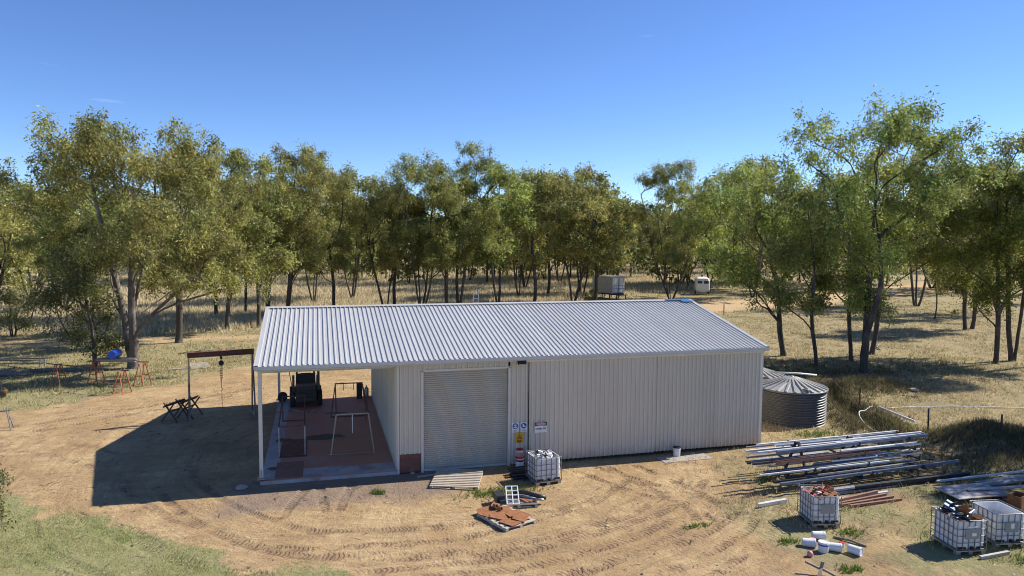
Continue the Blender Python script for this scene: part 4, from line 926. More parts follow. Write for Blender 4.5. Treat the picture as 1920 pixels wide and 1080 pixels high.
hz = MB(); hz.tube([(-.75+.5*(1-math.cos(a)), -1.75+.28*math.sin(a*2), .02) for a in np.linspace(0, PI, 18)]+[(.25+.3*math.sin(a), -1.75-.25*(1-math.cos(a)), .02) for a in np.linspace(0.2, 3, 10)], .022, 6)
hz = hz.build('hose', M['greyplate'], None, True, (-3.6, 12.1, .142)); tag(hz, 'grey hose curled on the slab behind the loader', 'hose')
t = thing('gas_bottle_stand', 'dark upright panel and silver cylinder at the back corner by the shed wall', 'equipment', (-.55, 12.55, .142))
MB().box((-.18, 0, .42), (.3, .06, .84)).build('panel', M['darksteel'], t); MB().lathe([(.11, 0), (.12, .04), (.12, .5), (.08, .6), (.03, .64), (.03, .72), (0, .73)], 16, (.2, 0, 0)).build('cylinder', M['galv'], t, True)
t = thing('hose_reel', 'dark reel and clutter at the foot of the rear carport post', 'equipment', (-4.72, 12.75, .142))
wv = MB(); wv.M = Matrix.Translation((0, 0, .26)) @ Matrix.Rotation(PI/2, 4, 'X'); wv.lathe([(.0, -.12), (.25, -.12), (.25, -.1), (.16, -.09), (.16, .09), (.25, .1), (.25, .12), (0, .12)], 20); wv.build('drum', M['black'], t)
MB().beam((-.15, 0, 0), (0, 0, .28), .04).beam((.15, 0, 0), (0, 0, .28), .04).build('stand', M['galv'], t)
st = MB().tube([(-4.72, 12.8, 3.9), (-4.1, 12.6, .16)], .022, 6).build('steel_rod', M['redoxide'], None, True); tag(st, 'thin rust-red rod leaning against the rear carport post', 'rod')

# tubular frames standing in the carport
def box_frame(name, label, x0, y0, wt, wb_, h, L, m, rz, hang=False):
    t = thing(name, label, 'frame', (x0, y0, .142), rz)
    tt = .05
    for k, yy in enumerate((0, L)):
        for s in (-1, 1): MB().beam((s*wb_/2, yy, .0), (s*wt/2, yy, h), tt).build('upright', m if k else M['galv' if not hang else 'paletimber'], t)
        MB().beam((-wb_/2, yy, .03), (wb_/2, yy, .03), tt*.9).build('foot_rail', m if k or not hang else M['timber'], t)
        MB().beam((-wt/2, yy, h), (wt/2, yy, h), tt).build('top_rail', m if k or not hang else M['paletimber'], t)
    for s in (-1, 1): MB().beam((s*wt/2, 0, h+.002), (s*wt/2, L, h+.002), tt*1.05).build('side_rail', m, t)
    if hang:
        MB().beam((0, .02, h), (0, .02, h-.78), .035).build('hanger', M['pale'], t); MB().beam((wt*.42, .02, h), (wt*.42, .02, h-.4), .05).build('hanger', m, t)
        for q in (.3, .68): MB().beam((-wt/2+wt*q, L, h), (-wt/2+wt*q, L, h-.35), .03).build('hanger', m, t)
    return t
box_frame('tubular_stand', 'narrow rust-red tube frame in the carport in front of the loader', -3.92, 2.85, 1.0, 1.0, 1.2, 5.6, M['redoxide'], R(1))
box_frame('tubular_stand', 'taller splayed tube frame with pale front end in the carport', -1.55, 2.5, 1.27, 1.72, 1.66, 6.2, M['redoxide'], R(-1), True)

# ------------------------------------------------------------------ gantry with chain hoist, trestles
t = thing('lifting_gantry', 'steel gantry with dark I-beam standing left of the carport', 'gantry', (-7.42, 10.2, 0), R(11))
bp = [(-.09, 0), (.09, 0), (.09, .02), (.012, .02), (.012, .24), (.09, .24), (.09, .26), (-.09, .26), (-.09, .24), (-.012, .24), (-.012, .02), (-.09, .02)]
MB().extrude_x([(y, z+3.12) for y, z in bp], -1.5, 1.52).build('beam', M['redoxide'], t)
for s in (-1, 1):
    for q in (-.75, .75):
        MB().beam((s*1.46, q, 0), (s*1.44, q*.08, 3.12), .07, .07).build('leg', M['greyrust'], t)
    MB().beam((s*1.46, -.72, .12), (s*1.46, .72, .12), .07).build('foot_rail', M['galv'], t)
    MB().beam((s*1.455, -.42, 1.35), (s*1.455, .42, 1.35), .06).build('brace', M['galv'], t)
h = thing('chain_hoist', 'chain hoist with hook hanging from the gantry beam', 'hoist', (-7.42, 10.2, 0), R(11))
MB().box((0, 0, 3.04), (.10, .22, .12)).build('trolley', M['black'], h)
wv = MB(); wv.M = Matrix.Translation((0, 0, 2.78)) @ Matrix.Rotation(PI/2, 4, 'X'); wv.lathe([(0, -.09), (.10, -.09), (.12, -.06), (.12, .06), (.10, .09), (0, .09)], 18); wv.build('body', M['black'], h)
MB().beam((0, 0, 2.86), (0, 0, 3.0), .03).build('hook', M['galv'], h)
for x_, zb in ((-.05, 1.85), (.05, 1.95), (.0, 1.62)):
    mb = MB()
    for k in range(int((2.7-zb)/.06)): mb.box((x_*(1-k*.03), 0, 2.7-k*.06), (.03 if k % 2 else .012, .012 if k % 2 else .03, .062))
    mb.build('chain', M['redoxide'], h)
MB().tube([(0, 0, 1.64), (.0, 0, 1.56), (.05, 0, 1.52), (.05, 0, 1.45), (0, 0, 1.42), (-.04, 0, 1.45)], .016, 6).build('load_hook', M['redoxide'], h)
MB().tube([(.0, 0, 1.42), (.02, .0, .3)], .009, 5).build('sling', M['brownsteel'], h)
def xtrestle(label, x, y, rz):
    t = thing('x_trestle', label, 'trestle', (x, y, gzf(x, y)), rz, 'timber cross trestles by the gantry')
    for yy in (-.42, .42):
        MB().beam((-.42, yy, 0), (.3, yy, .92), .07, .05).build('leg', M['darktimber'], t); MB().beam((.42, yy+.055, 0), (-.3, yy+.055, .92), .07, .05).build('leg', M['darktimber'], t)
    MB().box((-.02, 0, .84), (.2, 1.4, .06), (0, R(-38), 0)).build('top_board', M['darktimber'], t); MB().beam((0, -.4, .5), (0, .4, .5), .06).build('stretcher', M['darktimber'], t)
xtrestle('dark timber cross trestle standing farther from the gantry leg', -9.62, 10.55, R(-28)); xtrestle('dark timber cross trestle tucked against the gantry leg', -9.05, 11.15, R(-24))
def trestle(label, x, y, rz, h, w, spread, m, rails, group):
    t = thing('trestle', label, 'trestle', (x, y, gzf(x, y)), rz, group)
    MB().box((0, 0, h), (w, .08, .05)).build('top_rail', m, t)
    for s in (-1, 1):
        for q in (-1, 1): MB().beam((s*w*.55, q*spread, 0), (s*w*.36, q*.03, h), .05).build('leg', m, t)
        MB().beam((s*w*.46, -spread*.55, h*.45), (s*w*.46, spread*.55, h*.45), .04).build('brace', m, t)
    if rails:
        for q in (-1, 1): MB().beam((-w*.55, q*spread, .03), (w*.55, q*spread, .03), .04).build('foot_rail', m, t)
    return t
OG = 'orange steel trestles under the big gum'
trestle('orange trestle farthest left, carrying the left end of a long bar', -17.6, 20.4, R(70), 1.28, .62, .34, M['orange'], False, OG)
trestle('orange trestle second from the left, behind the long bar', -15.75, 20.9, R(65), 1.30, .62, .34, M['orange'], True, OG)
trestle('orange-brown trestle nearest the dirt, under the right end of the long bar', -13.55, 17.5, R(60), 1.28, .62, .34, M['orange'], True, OG)
trestle('orange trestle at the foot of the big gum, right of the timber', -13.0, 19.8, R(65), 1.32, .66, .34, M['orange'], True, OG)
trestle('grey timber trestle on the dirt cut by the left edge', -17.0, 10.4, R(8), .86, .95, .28, M['greywood'], False, None)
b = MB().beam((-18.3, 20.7, 1.335), (-13.1, 17.2, 1.335), .05).build('steel_bar', M['darksteel']); tag(b, 'long thin dark bar laid across two orange trestles nearer the yard', 'bar')
b = MB().beam((-16.2, 20.95, 1.355), (-12.6, 19.75, 1.375), .05).build('steel_bar', M['redoxide']); tag(b, 'short rusty bar across the rear orange trestles', 'bar')
g = random.Random(8)
for k in range(9):
    lv_, c_ = divmod(k, 3)
    b = MB().box((0, 0, 0), (2.3+g.uniform(-.3, .3), .2, .055)).build('timber_board', M[('timber', 'darktimber', 'timber')[k % 3]], None, False, (-14.45+g.uniform(-.15, .15), 20.32+(c_-1)*.22, 1.43+lv_*.06), (0, 0, R(-18+g.uniform(-4, 4))))
    tag(b, 'weathered timber board in the pile on the orange trestles', 'board', 'timber boards piled on the orange trestles')
t = thing('plastic_drum', 'blue plastic drum lying on the timber pile by the big gum', 'drum', (-14.55, 20.3, 1.59+.25), R(-10))
wv = MB(); wv.M = Matrix.Rotation(PI/2, 4, 'X'); wv.lathe([(0, -.42), (.22, -.42), (.25, -.39), (.245, -.15), (.255, -.12), (.255, -.08), (.245, -.05), (.245, .05), (.255, .08), (.255, .12), (.245, .15), (.25, .39), (.22, .42), (0, .42)], 28); wv.build('body', M['blue'], t, False)
wv = MB(); wv.M = Matrix.Translation((.12, -.43, .1)) @ Matrix.Rotation(PI/2, 4, 'X'); wv.lathe([(.04, -.01), (.04, .02), (0, .02)], 12); wv.build('bung', M['signblue'], t)
t = thing('low_pipe_rack', 'low steel rack of pipes in the grass at the left edge', 'rack', (-22.1, 27.6, 0), R(-8))
for xx in (-1.6, 1.25): MB().box((xx, 0, .34), (.06, .06, .68)).build('post', M['galv'], t); MB().box((xx, .6, .35), (.07, .07, .7)).build('post', M['galv'], t)
for zz, yy in ((.50, 0), (.62, 0), (.3, .02), (.50, .6)): MB().tube([(-3.2, yy, zz), (1.5, yy, zz)], .03, 8).build('pipe', M['greyrust'], t)
for k, (x, y, rz, L, r_) in enumerate(((-22.0, 24.6, -8, 3.2, .16), (-22.6, 25.1, -14, 2.6, .2), (-19.6, 25.6, 6, 2.4, .13), (-17.9, 25.4, -3, 1.8, .11))):
    o = MB().tube([(-L/2, 0, r_*.8), (-L*.2, .06, r_*.9), (L*.2, -.05, r_*.8), (L/2, 0, r_*.75)], [r_, r_*.97, r_*.9, r_*.7], 9).build('log', M['greywood'], None, True, (x, y, gzf(x, y)), (0, 0, R(rz)))
    tag(o, ('grey fallen log nearest the left edge', 'thick grey log behind the nearest log at the left edge', 'pale log left of the dark drooping tree', 'thin log at the foot of the dark drooping tree')[k], 'log')
t = thing('farm_implement', 'dark machinery with a yellow frame cut by the left edge', 'machinery', (-20.1, 17.9, 0), .3)
MB().box((0, 0, .55), (.9, .5, .4)).box((.1, 0, .9), (.4, .3, .3)).build('engine', M['darksteel'], t); MB().beam((-.6, -.3, .25), (.7, -.3, .3), .07).beam((-.6, .3, .25), (.7, .3, .3), .07).build('frame', M['signyellow'], t)
for s in (-1, 1):
    wv = MB(); wv.M = Matrix.Translation((.45, s*.42, .25)) @ Matrix.Rotation(PI/2, 4, 'X'); wv.lathe([(0, -.06), (.16, -.06), (.24, -.03), (.24, .03), (.16, .06), (0, .06)], 16); wv.build('wheel', M['rubber'], t)

# ------------------------------------------------------------------ pallets
def pallet(label, x, y, rz, w, d, m, n=9, tilt=0, h=.13, ry=0):
    t = thing('pallet', label, 'pallet', (x, y, gzf(x, y)+.01), rz); t.rotation_euler = (tilt, ry, rz)
    for q in (-.5, 0, .5): MB().box((q*(w-.1), 0, h*.5), (.09, d, h-.045)).build('bearer', m, t)
    sw = d/n*.60; me = MB().box((0, 0, 0), (w, sw, .022)).mesh('slat')
    for i in range(n): put('slat', me, m, t, (0, -d/2+sw/2+(d-sw)*i/(n-1), h-.011))
    me2 = MB().box((0, 0, 0), (w, sw, .02)).mesh('bottom_slat')
    for q in (-.5, 0, .5): put('bottom_slat', me2, m, t, (0, q*(d-sw), .012))
    return t
pallet('large pale slatted pallet lying alone in front of the roller door', 2.05, -1.32, R(-19), 1.75, 1.75, M['paletimber'], 11, R(2))
pallet('white-edged pallet under the rusty plates', 2.88, -5.32, R(22), 1.18, 1.6, M['paletimber'], 7)
pallet('greenish grey pallet under the white grid and black hose', 3.62, -3.95, R(-8), 1.25, 1.0, M['galv'], 7)
pallet('small pale pallet on the grass seen under the gantry beam', -10.6, 25.0, R(20), 1.2, 1.0, M['paletimber'], 7, R(12))
o = MB().box((0, 0, .05), (1.6, .2, .05)).build('board', M['paletimber'], None, False, (-11.7, 24.6, gzf(-11.7, 24.6)), (0, 0, R(10))); tag(o, 'pale board on the grass beside the small pallet', 'board')
o = MB().box((0, 0, .03), (.75, .1, .04)).build('board', M['paletimber'], None, False, (1.05, -.55, .005), (0, 0, R(8))); tag(o, 'short pale board at the upper left corner of the large pallet', 'board')
plates = [(-.32, .42, .55, .8, 20, .150, 0), (.25, .45, .5, .5, -15, .152, 2), (-.12, .05, .6, .75, 34, .175, 4), (.30, -.02, .62, .55, -8, .178, -3), (.28, -.42, .7, .5, 30, .20, 3), (-.18, -.5, .55, .6, 12, .163, -2), (-.28, .78, .62, .36, -6, .165, 6), (.10, .72, .35, .3, 40, .24, 8)]
PL = ['under the pile at the left corner', 'in the middle of the pile', 'broad and crossing the pile', 'right, behind the thick one', 'thick, nearest the right corner', 'nearest the front', 'overhanging the far end', 'small, propped on top at the far end']
for k, (a, b_, w, d, rz, z_, ti) in enumerate(plates):
    c, s = math.cos(R(22)), math.sin(R(22)); g = random.Random(k)
    pts = [(-w/2, -d/2), (w/2*g.uniform(.75, 1), -d/2*g.uniform(.8, 1)), (w/2, d/2*g.uniform(.6, 1)), (g.uniform(-.1, .2)*w, d/2), (-w/2*g.uniform(.8, 1), d/2*g.uniform(.6, 1))]
    mb = MB().loft([[(x, y, z) for x, y in pts] for z in (0, .014)])
    o = mb.build('steel_plate', M['rust'], None, False, (2.88+a*c-b_*s, -5.32+a*s+b_*c, z_+gzf(2.88, -5.32)), (R(ti), R(-ti*.7), R(rz+22)))
    tag(o, 'rusty cut steel plate on the white pallet, '+PL[k], 'plate', 'rusty plates on the white pallet')
for k, (a, b_) in enumerate(((.02, .36), (.02, .62))):
    c, s = math.cos(R(22)), math.sin(R(22))
    wv = MB(); wv.M = Matrix.Rotation(R(80), 4, 'X'); wv.lathe([(.055, -.06), (.07, -.06), (.07, .06), (.055, .06), (.055, -.06)], 16)
    o = wv.build('pipe_ring', M['rust'], None, True, (2.88+a*c-b_*s, -5.32+a*s+b_*c, .27), (0, 0, R(30))); tag(o, ('rusty pipe offcut standing among the plates', 'rusty pipe offcut at the far end of the plates')[k], 'pipe')
t = thing('grid_frame', 'white grid frame leaning on the grey pallet', 'grid', (3.42, -4.06, .15), R(-10))
for i in range(3): MB().beam((-.2+.2*i, -.36, 0), (-.2+.2*i, .34, .36), .03).build('bar', M['white'], t)
for i in range(5): MB().beam((-.21, -.36+.175*i, .09*i), (.21, -.36+.175*i, .09*i), .03).build('bar', M['white'], t)
o = MB().box((-.42, .1, .26), (.3, .55, .22)).box((-.38, -.2, .2), (.2, .2, .1)).build('scrap_machine', M['darksteel'], None, False, (3.42, -4.0, 0)); tag(o, 'dark scrap machine part behind the white grid', 'scrap')
o = MB().tube([(0, 0, 0), (.35, -.28, .05), (.8, -.62, -.02), (1.0, -.72, -.05)], .075, 10).build('rubber_hose', M['hose'], None, True, (3.55, -3.55, .26)); tag(o, 'thick black rubber hose on the grey pallet', 'hose')
o = MB().tube([(0, 0, 0), (.4, -.3, .0), (.78, -.55, -.03)], .045, 8).build('pipe_offcut', M['bluesteel'], None, True, (3.48, -3.68, .20)); tag(o, 'blue-grey pipe offcut beside the black hose', 'pipe')
o = MB().tube([(0, 0, 0), (.28, -.14, 0)], .04, 8).build('pipe_offcut', M['galv'], None, True, (4.15, -4.25, .19)); tag(o, 'short silver pipe end at the corner of the grey pallet', 'pipe')
for k in range(3):
    o = MB().box((0, 0, 0), (.1, .55, .02)).build('rusty_strip', M['rust'], None, False, (3.78+k*.11, -4.1, .155), (0, 0, R(20+k*9))); tag(o, 'rusty steel strip lying between grid and hose', 'strip', 'rusty strips on the grey pallet')

# ------------------------------------------------------------------ caged liquid containers
def ibc(label, x, y, rz, w=1.0, d=1.2, fill=.98, plate='front', note=None):
    t = thing('caged_tank', label, 'container', (x, y, gzf(x, y)), rz, 'caged white plastic containers'); t.scale = (.94, .94, .87)
    z0, z1 = .15, 1.14; iw, id_ = w-.08, d-.08
    b = bpy.data.objects.new('pallet_base', None); link(b, t)
    for sx in (-1, 0, 1):
        for sy in (-1, 0, 1): MB().box((sx*(w/2-.09), sy*(d/2-.09), .06), (.14, .14, .12)).build('foot', M['galv'], b)
    MB().loft([rrect(w, d, .05, .12), rrect(w, d, .05, .16)]).build('tray', M['galv'], b)
    rings = [rrect(iw-.1, id_-.1, .1, z0+.02), rrect(iw, id_, .12, z0+.08), rrect(iw+.015, id_+.015, .12, .65), rrect(iw, id_, .12, z1-.04), rrect(iw-.02, id_-.02, .12, z1)]
    inner = [rrect(iw-.06, id_-.06, .11, z1), rrect(iw-.05, id_-.05, .11, fill)]
    MB().loft(rings+inner).build('bottle', M['poly'], t, False)
    tt = .019
    me_z = MB().box((0, 0, (z0+z1)/2+.02), (tt, tt, z1-z0+.02)).mesh('cage_bar')
    hw, hd_ = w/2-.012, d/2-.012
    for i in range(6):
        for s in (-1, 1): put('cage_bar', me_z, M['cage'], t, (-hw+2*hw*i/5, s*hd_, 0))
    for i in range(1, 6):
        for s in (-1, 1): put('cage_bar', me_z, M['cage'], t, (s*hw, -hd_+2*hd_*i/6, 0))
    for zz in (.2, .42, .65, .88, 1.165):
        MB().tube(rrect(w, d, .07, zz, 3), tt*.55 if zz < 1 else tt*.8, 6, False, True).build('cage_ring', M['cage'], t, True)
    if plate:
        pl = MB().box((0, -d/2-.008, .72), (.44, .006, .34)).build('label_plate', M['greyplate'], t)
        if note: MB().box((note[0], -d/2-.0135, .72+note[1]), (note[2], .004, note[3])).build('paper_label', M['signwhite'], pl)
    vl = MB(); vl.M = Matrix.Translation((0, -d/2+.02, .24)) @ Matrix.Rotation(PI/2, 4, 'X'); vl.lathe([(.06, 0), (.06, .07), (.045, .07), (.045, .12), (0, .12)], 12); vl.build('valve', M['black'], t)
    for s in (-1, 1): MB().box((s*(w/2-.2), -d/2+.045, .225), (.26, .02, .10)).build('bottom_guard', M['black'], t)
    return t
i1 = ibc('scrap-filled caged container standing against the shed by the danger sign', 5.16, -2.02, R(6), 1.1, 1.1, .98, None)
i2 = ibc('caged container full of rusty offcuts beside the steel rack', 12.55, -7.85, R(-12), .98, 1.15)
i3 = ibc('caged container heaped with dark scrap, left of the near pair', 15.28, -10.50, R(-9), 1.0, 1.2, .98, 'f', (.05, -.02, .14, .10))
i4 = ibc('empty caged container with open white top at the lower right', 16.80, -10.42, R(-9), 1.05, 1.2, .80, 'f', (.02, .04, .12, .17))
MB().box((0, -.612, .95), (.32, .004, .055)).build('paper_label', M['signwhite'], i3)
ORD = ['lowest', 'second lowest', 'third lowest', 'middle']
def scrap(n, base, spread, z, mats, labels, cat, group, seed, L=(.25, .6), W=(.05, .16), tilt=28):
    g = random.Random(seed)
    for k in range(n):
        m = M[g.choice(mats)]; kind = g.choice('flat angle tube'.split()); Ln = g.uniform(*L); Wd = g.uniform(*W); mb = MB()
        if kind == 'flat': mb.box((0, 0, 0), (Ln, Wd, .012))
        elif kind == 'angle': mb.box((0, 0, 0), (Ln, Wd, .01)).box((0, Wd/2, Wd*.4), (Ln, .01, Wd*.8))
        else: mb.tube([(-Ln/2, 0, 0), (0, g.uniform(-.06, .06), .0), (Ln/2, 0, 0)], Wd*.28, 7)
        c = Vector((g.uniform(-spread[0], spread[0]), g.uniform(-spread[1], spread[1]), 0)); r_ = 1-max(abs(c.x)/spread[0], abs(c.y)/spread[1])
        o = mb.build('scrap_piece', m, None, False, (base[0]+c.x, base[1]+c.y, z+r_*spread[2]+.03*g.random()), (R(g.uniform(-tilt, tilt)), R(g.uniform(-tilt, tilt)), g.uniform(0, PI)))
        tag(o, labels, cat, group)
scrap(22, (5.16, -2.02), (.33, .33, .20), .92, ['darksteel', 'galv', 'galv', 'bluesteel', 'pale', 'brownsteel'], 'piece of tangled silver and dark scrap in the container against the shed', 'scrap', 'scrap in the container against the shed', 31, (.2, .5), (.04, .12), 35)
scrap(18, (12.55, -7.85), (.34, .40, .16), .94, ['rust', 'rust', 'rust', 'brownsteel', 'red'], 'rusty offcut in the container beside the steel rack', 'scrap', 'rusty offcuts in the container beside the rack', 32, (.3, .62), (.08, .18), 16)
scrap(30, (15.28, -10.50), (.35, .43, .22), .94, ['darksteel', 'darksteel', 'bluesteel', 'galv', 'black', 'timber', 'rust'], 'piece of dark scrap heaped in the left container of the near pair', 'scrap', 'dark scrap in the near container', 33, (.25, .6), (.06, .18), 30)
o = MB().box((0, 0, 0), (.34, .5, .015)).box((-.1, 0, .02), (.03, .5, .03)).box((.08, 0, .02), (.03, .5, .03)).build('ribbed_panel', M['bluesteel'], None, False, (15.2, -10.38, 1.16), (R(24), R(-20), R(24))); tag(o, 'blue-grey ribbed panel sticking out of the dark scrap heap', 'panel')
o = MB().box((0, 0, 0), (.26, .06, .3)).build('red_offcut', M['red'], None, False, (12.90, -7.72, .98), (R(20), R(25), R(30))); tag(o, 'bright red offcut at the right side of the rusty container', 'scrap')

# ------------------------------------------------------------------ tins and drums
def tin(label, x, y, z, r_=.15, h=.36, m='white', band='red', lay=None, rz=0, cat='bucket', group=None, lid=None, handle=True):
    t = thing('paint_bucket', label, cat, (x, y, z), rz, group)
    if lay is not None: t.rotation_euler = (R(90), 0, rz); t.location.z = z+r_
    off = -h/2 if lay is not None else 0
    MB().lathe([(r_*.93, off), (r_*.95, off+.01), (r_, off+h*.86), (r_*1.04, off+h*.87), (r_*1.04, off+h*.93), (r_, off+h*.94), (r_, off+h), (r_*.9, off+h), (r_*.88, off+h*.97), (0, off+h*.97)], 24, (0, 0, 0), True).build('body', M[m], t, False)
    if band: MB().lathe([(r_*.99, off+h*.62), (r_*1.012, off+h*.62), (r_*1.02, off+h*.84), (r_*1.0, off+h*.84)], 24).build('band', M[band], t, True)
    if lid: MB().lathe([(r_*1.06, off+h*.95), (r_*1.06, off+h*1.03), (r_*.9, off+h*1.05), (0, off+h*1.05)], 24).build('lid', M[lid], t)
    if handle: MB().tube([(r_*1.03*math.cos(a), -.02-r_*.9*math.sin(a), off+h*.9-r_*.35*math.sin(a)) for a in np.linspace(0, PI, 9)], .005, 5).build('handle', M['galv'], t, True)
    return t
tin('lower white bucket of the stacked pair beside the roller door', 4.72, -.32, .0, .16, .40, 'white', 'red', lid='red')
tin('upper red-lidded bucket of the stacked pair beside the roller door', 4.72, -.32, .425, .135, .30, 'pink', 'white', lid='red')
tin('white bucket standing alone at the foot of the sliding doors', 11.42, -.50, gzf(11.42, -.5), .15, .38, 'white', None, lid='black')
o = MB().box((0, 0, .01), (2.2, .75, .02)).build('concrete_pad', M['stone'], None, False, (11.6, -.85, .0), (0, 0, R(2))); tag(o, 'small flat grey concrete pad under the lone white bucket', None, None, 'structure')
def drum(label, x, y, rz, lay=True, r_=.125, h=.37, m='poly', lid=None): return tin(label, x, y, gzf(x, y)-.005, r_, h, m, None, 0 if lay else None, R(rz), 'bucket', 'white plastic drums scattered on the grass', lid, False)
drum('white drum lying farthest left in the drum cluster, with red lid behind it', 11.02, -9.40, 62)
drum('white drum lying at the back of the drum cluster', 11.62, -9.05, 70)
drum('upright white drum with blue rim tape in the middle of the cluster', 11.22, -9.78, 0, False, .145, .31)
drum('white drum lying right of the blue-taped drum', 11.58, -9.82, 55)
drum('white drum lying apart, open end towards the viewer', 12.02, -10.12, 25)
tin('small red tub behind the leftmost drum', 11.28, -9.22, gzf(11.28, -9.22), .09, .14, 'red', None, handle=False, lid='pink')
tin('small white tub with orange-red lid near the drum lying apart', 11.98, -9.62, gzf(11.98, -9.62), .08, .13, 'white', None, handle=False, lid='red')
o = MB().lathe([(0, 0), (.07, .02), (.09, .08), (.06, .15), (0, .165)], 14).build('pink_ball', M['pink'], None, True, (10.62, -9.98, gzf(10.62, -9.98))); tag(o, 'round pink float lying left of the drums', 'float')
o = MB().lathe([(.148, .20), (.157, .205), (.157, .24), (.148, .245)], 24).build('tape', M['blue'], None, True, (11.22, -9.78, gzf(11.22, -9.78))); tag(o, 'blue tape loop round the upright drum', 'tape')
o = MB().tube([(0, 0, .03), (.3, -.35, .05), (.5, -.8, .03)], .035, 7).build('stick', M['greywood'], None, True, (12.15, -9.05, gzf(12.1, -9.3))); tag(o, 'grey stick lying right of the drums', 'stick')
t = thing('broken_post', 'forked broken timber sticking up at the bottom edge right of centre', 'post', (10.15, -11.0, gzf(10.1, -11)))
for p0, p1 in (((0, 0, .02), (.08, .0, .36)), ((.04, 0, .16), (-.28, .25, .30)), ((.02, -.02, .18), (-.32, -.3, .02)), ((.05, 0, .18), (.35, -.2, .02))): MB().beam(p0, p1, .07, .05).build('timber', M['greywood'], t)

# ------------------------------------------------------------------ steel lengths
def prof_mesh(kind, L, a):
    if kind == 'tube': return MB().loft([[(x, y*a, z*a) for y, z in ((-.5, 0), (.5, 0), (.5, .9), (-.5, .9))] for x in (-L/2, L/2)])
    if kind == 'pipe': return MB().tube([(-L/2, 0, a/2), (L/2, 0, a/2)], a/2, 9)
    if kind == 'channel': return MB().extrude_x([(y*a, z*a) for y, z in ((-.5, 0), (.5, 0), (.5, .5), (.44, .5), (.44, .06), (-.44, .06), (-.44, .5), (-.5, .5))], -L/2, L/2)
    if kind == 'angle': return MB().extrude_x([(y*a, z*a) for y, z in ((-.5, 0), (.5, 0), (.5, .1), (-.4, .1), (-.4, .9), (-.5, .9))], -L/2, L/2)
    if kind == 'ibeam': return MB().extrude_x([(y*a, z*a) for y, z in ((-.35, 0), (.35, 0), (.35, .08), (.04, .08), (.04, .92), (.35, .92), (.35, 1), (-.35, 1), (-.35, .92), (-.04, .92), (-.04, .08), (-.35, .08))], -L/2, L/2)
    return MB().box((0, 0, a*.06), (L, a, a*.12))
def length(kind, L, a, m, loc, rz, label, group, ry=0, cat='steel length', name=None):
    o = prof_mesh(kind, L, a).build(name or {'tube': 'steel_tube', 'pipe': 'steel_pipe', 'channel': 'steel_channel', 'angle': 'steel_angle', 'ibeam': 'steel_beam', 'flat': 'flat_bar'}[kind], M[m], None, kind == 'pipe', loc, (0, ry, rz))
    return tag(o, label, cat, group)
RZ = R(3.6); RO = Vector((16.85, -4.05, 0)); rc, rs_ = math.cos(RZ), math.sin(RZ)
def rk(x, y, z): return (RO.x+x*rc-y*rs_, RO.y+x*rs_+y*rc, z)
t = thing('storage_rack', 'dark A-frame steel rack holding long steel lengths', 'rack', tuple(RO), RZ)
for xx in (-2.45, 0, 2.45):
    fr = bpy.data.objects.new('a_frame', None); link(fr, t)
    for s in (-1, 1):
        MB().beam((xx, s*.75, -.1), (xx, s*.06, 1.45), .075).build('upright', M['redoxide' if xx > 0 else 'darksteel'], fr)
        for zz, ln in ((.36, .62), (.66, .55), (.97, .48), (1.26, .36)):
            yi = s*(.75-.69*zz/1.45); MB().beam((xx, yi, zz-.03), (xx, yi+s*ln, zz-.03), .06).build('arm', M['darksteel'], fr)
            MB().beam((xx, yi+s*ln, zz-.06), (xx, yi+s*ln, zz+.1), .05).build('arm_stop', M['darksteel'], fr)
    MB().beam((xx, -.7, .05), (xx, .7, .05), .06).build('foot_rail', M['darksteel'], fr)
MB().beam((-2.45, -.66, .1), (0, -.2, 1.1), .04).build('brace', M['darksteel'], t); MB().beam((2.45, -.66, .1), (0, -.2, 1.1), .04).build('brace', M['darksteel'], t)
g = random.Random(77)
LV4 = [(.36, .62), (.66, .55), (.97, .48), (1.26, .36)]
NM = {'tube': 'square tube', 'pipe': 'pipe', 'channel': 'channel', 'angle': 'angle', 'flat': 'flat bar', 'ibeam': 'beam'}
CN = {'pale': 'pale grey', 'galv': 'galvanised', 'bluesteel': 'blue-grey', 'darksteel': 'dark', 'brownsteel': 'brown', 'white': 'white'}
LVN = ['lowest', 'second', 'third', 'top']
SPEC = {  # per front level: (kind, colour, size, x0, x1)
 0: [('tube', 'bluesteel', .12, -4.6, 5.4), ('tube', 'darksteel', .12, -4.7, 2.0), ('channel', 'pale', .12, -3.0, 1.6), ('tube', 'darksteel', .10, -3.9, 4.4)],
 1: [('tube', 'pale', .07, -5.3, 1.2), ('pipe', 'darksteel', .09, -5.1, 2.2), ('tube', 'pale', .06, -4.6, .9), ('pipe', 'bluesteel', .08, -4.9, 2.4), ('angle', 'pale', .08, -2.4, 3.8)],
 2: [('channel', 'brownsteel', .2, -4.5, .9), ('tube', 'darksteel', .1, -5.4, 2.6), ('tube', 'pale', .07, -5.4, 3.9), ('flat', 'brownsteel', .1, -5.2, 1.8)],
 3: [('tube', 'bluesteel', .14, -4.2, 4.3), ('pipe', 'pale', .07, -5.3, 2.4), ('tube', 'pale', .08, -4.9, 4.2)]}
BACK = {0: [('tube', 'darksteel', .1, -4.2, 3.0), ('channel', 'galv', .12, -3.6, 3.4)], 1: [('tube', 'galv', .1, -4.4, 2.2), ('pipe', 'bluesteel', .08, -4.8, 1.9)],
 2: [('tube', 'pale', .1, -4.6, 2.6), ('tube', 'bluesteel', .1, -4.0, 3.2), ('pipe', 'galv', .07, -3.4, 3.6)], 3: [('tube', 'pale', .1, -4.3, 3.5), ('tube', 'galv', .08, -4.9, 3.0), ('channel', 'pale', .14, -3.6, 1.0)]}
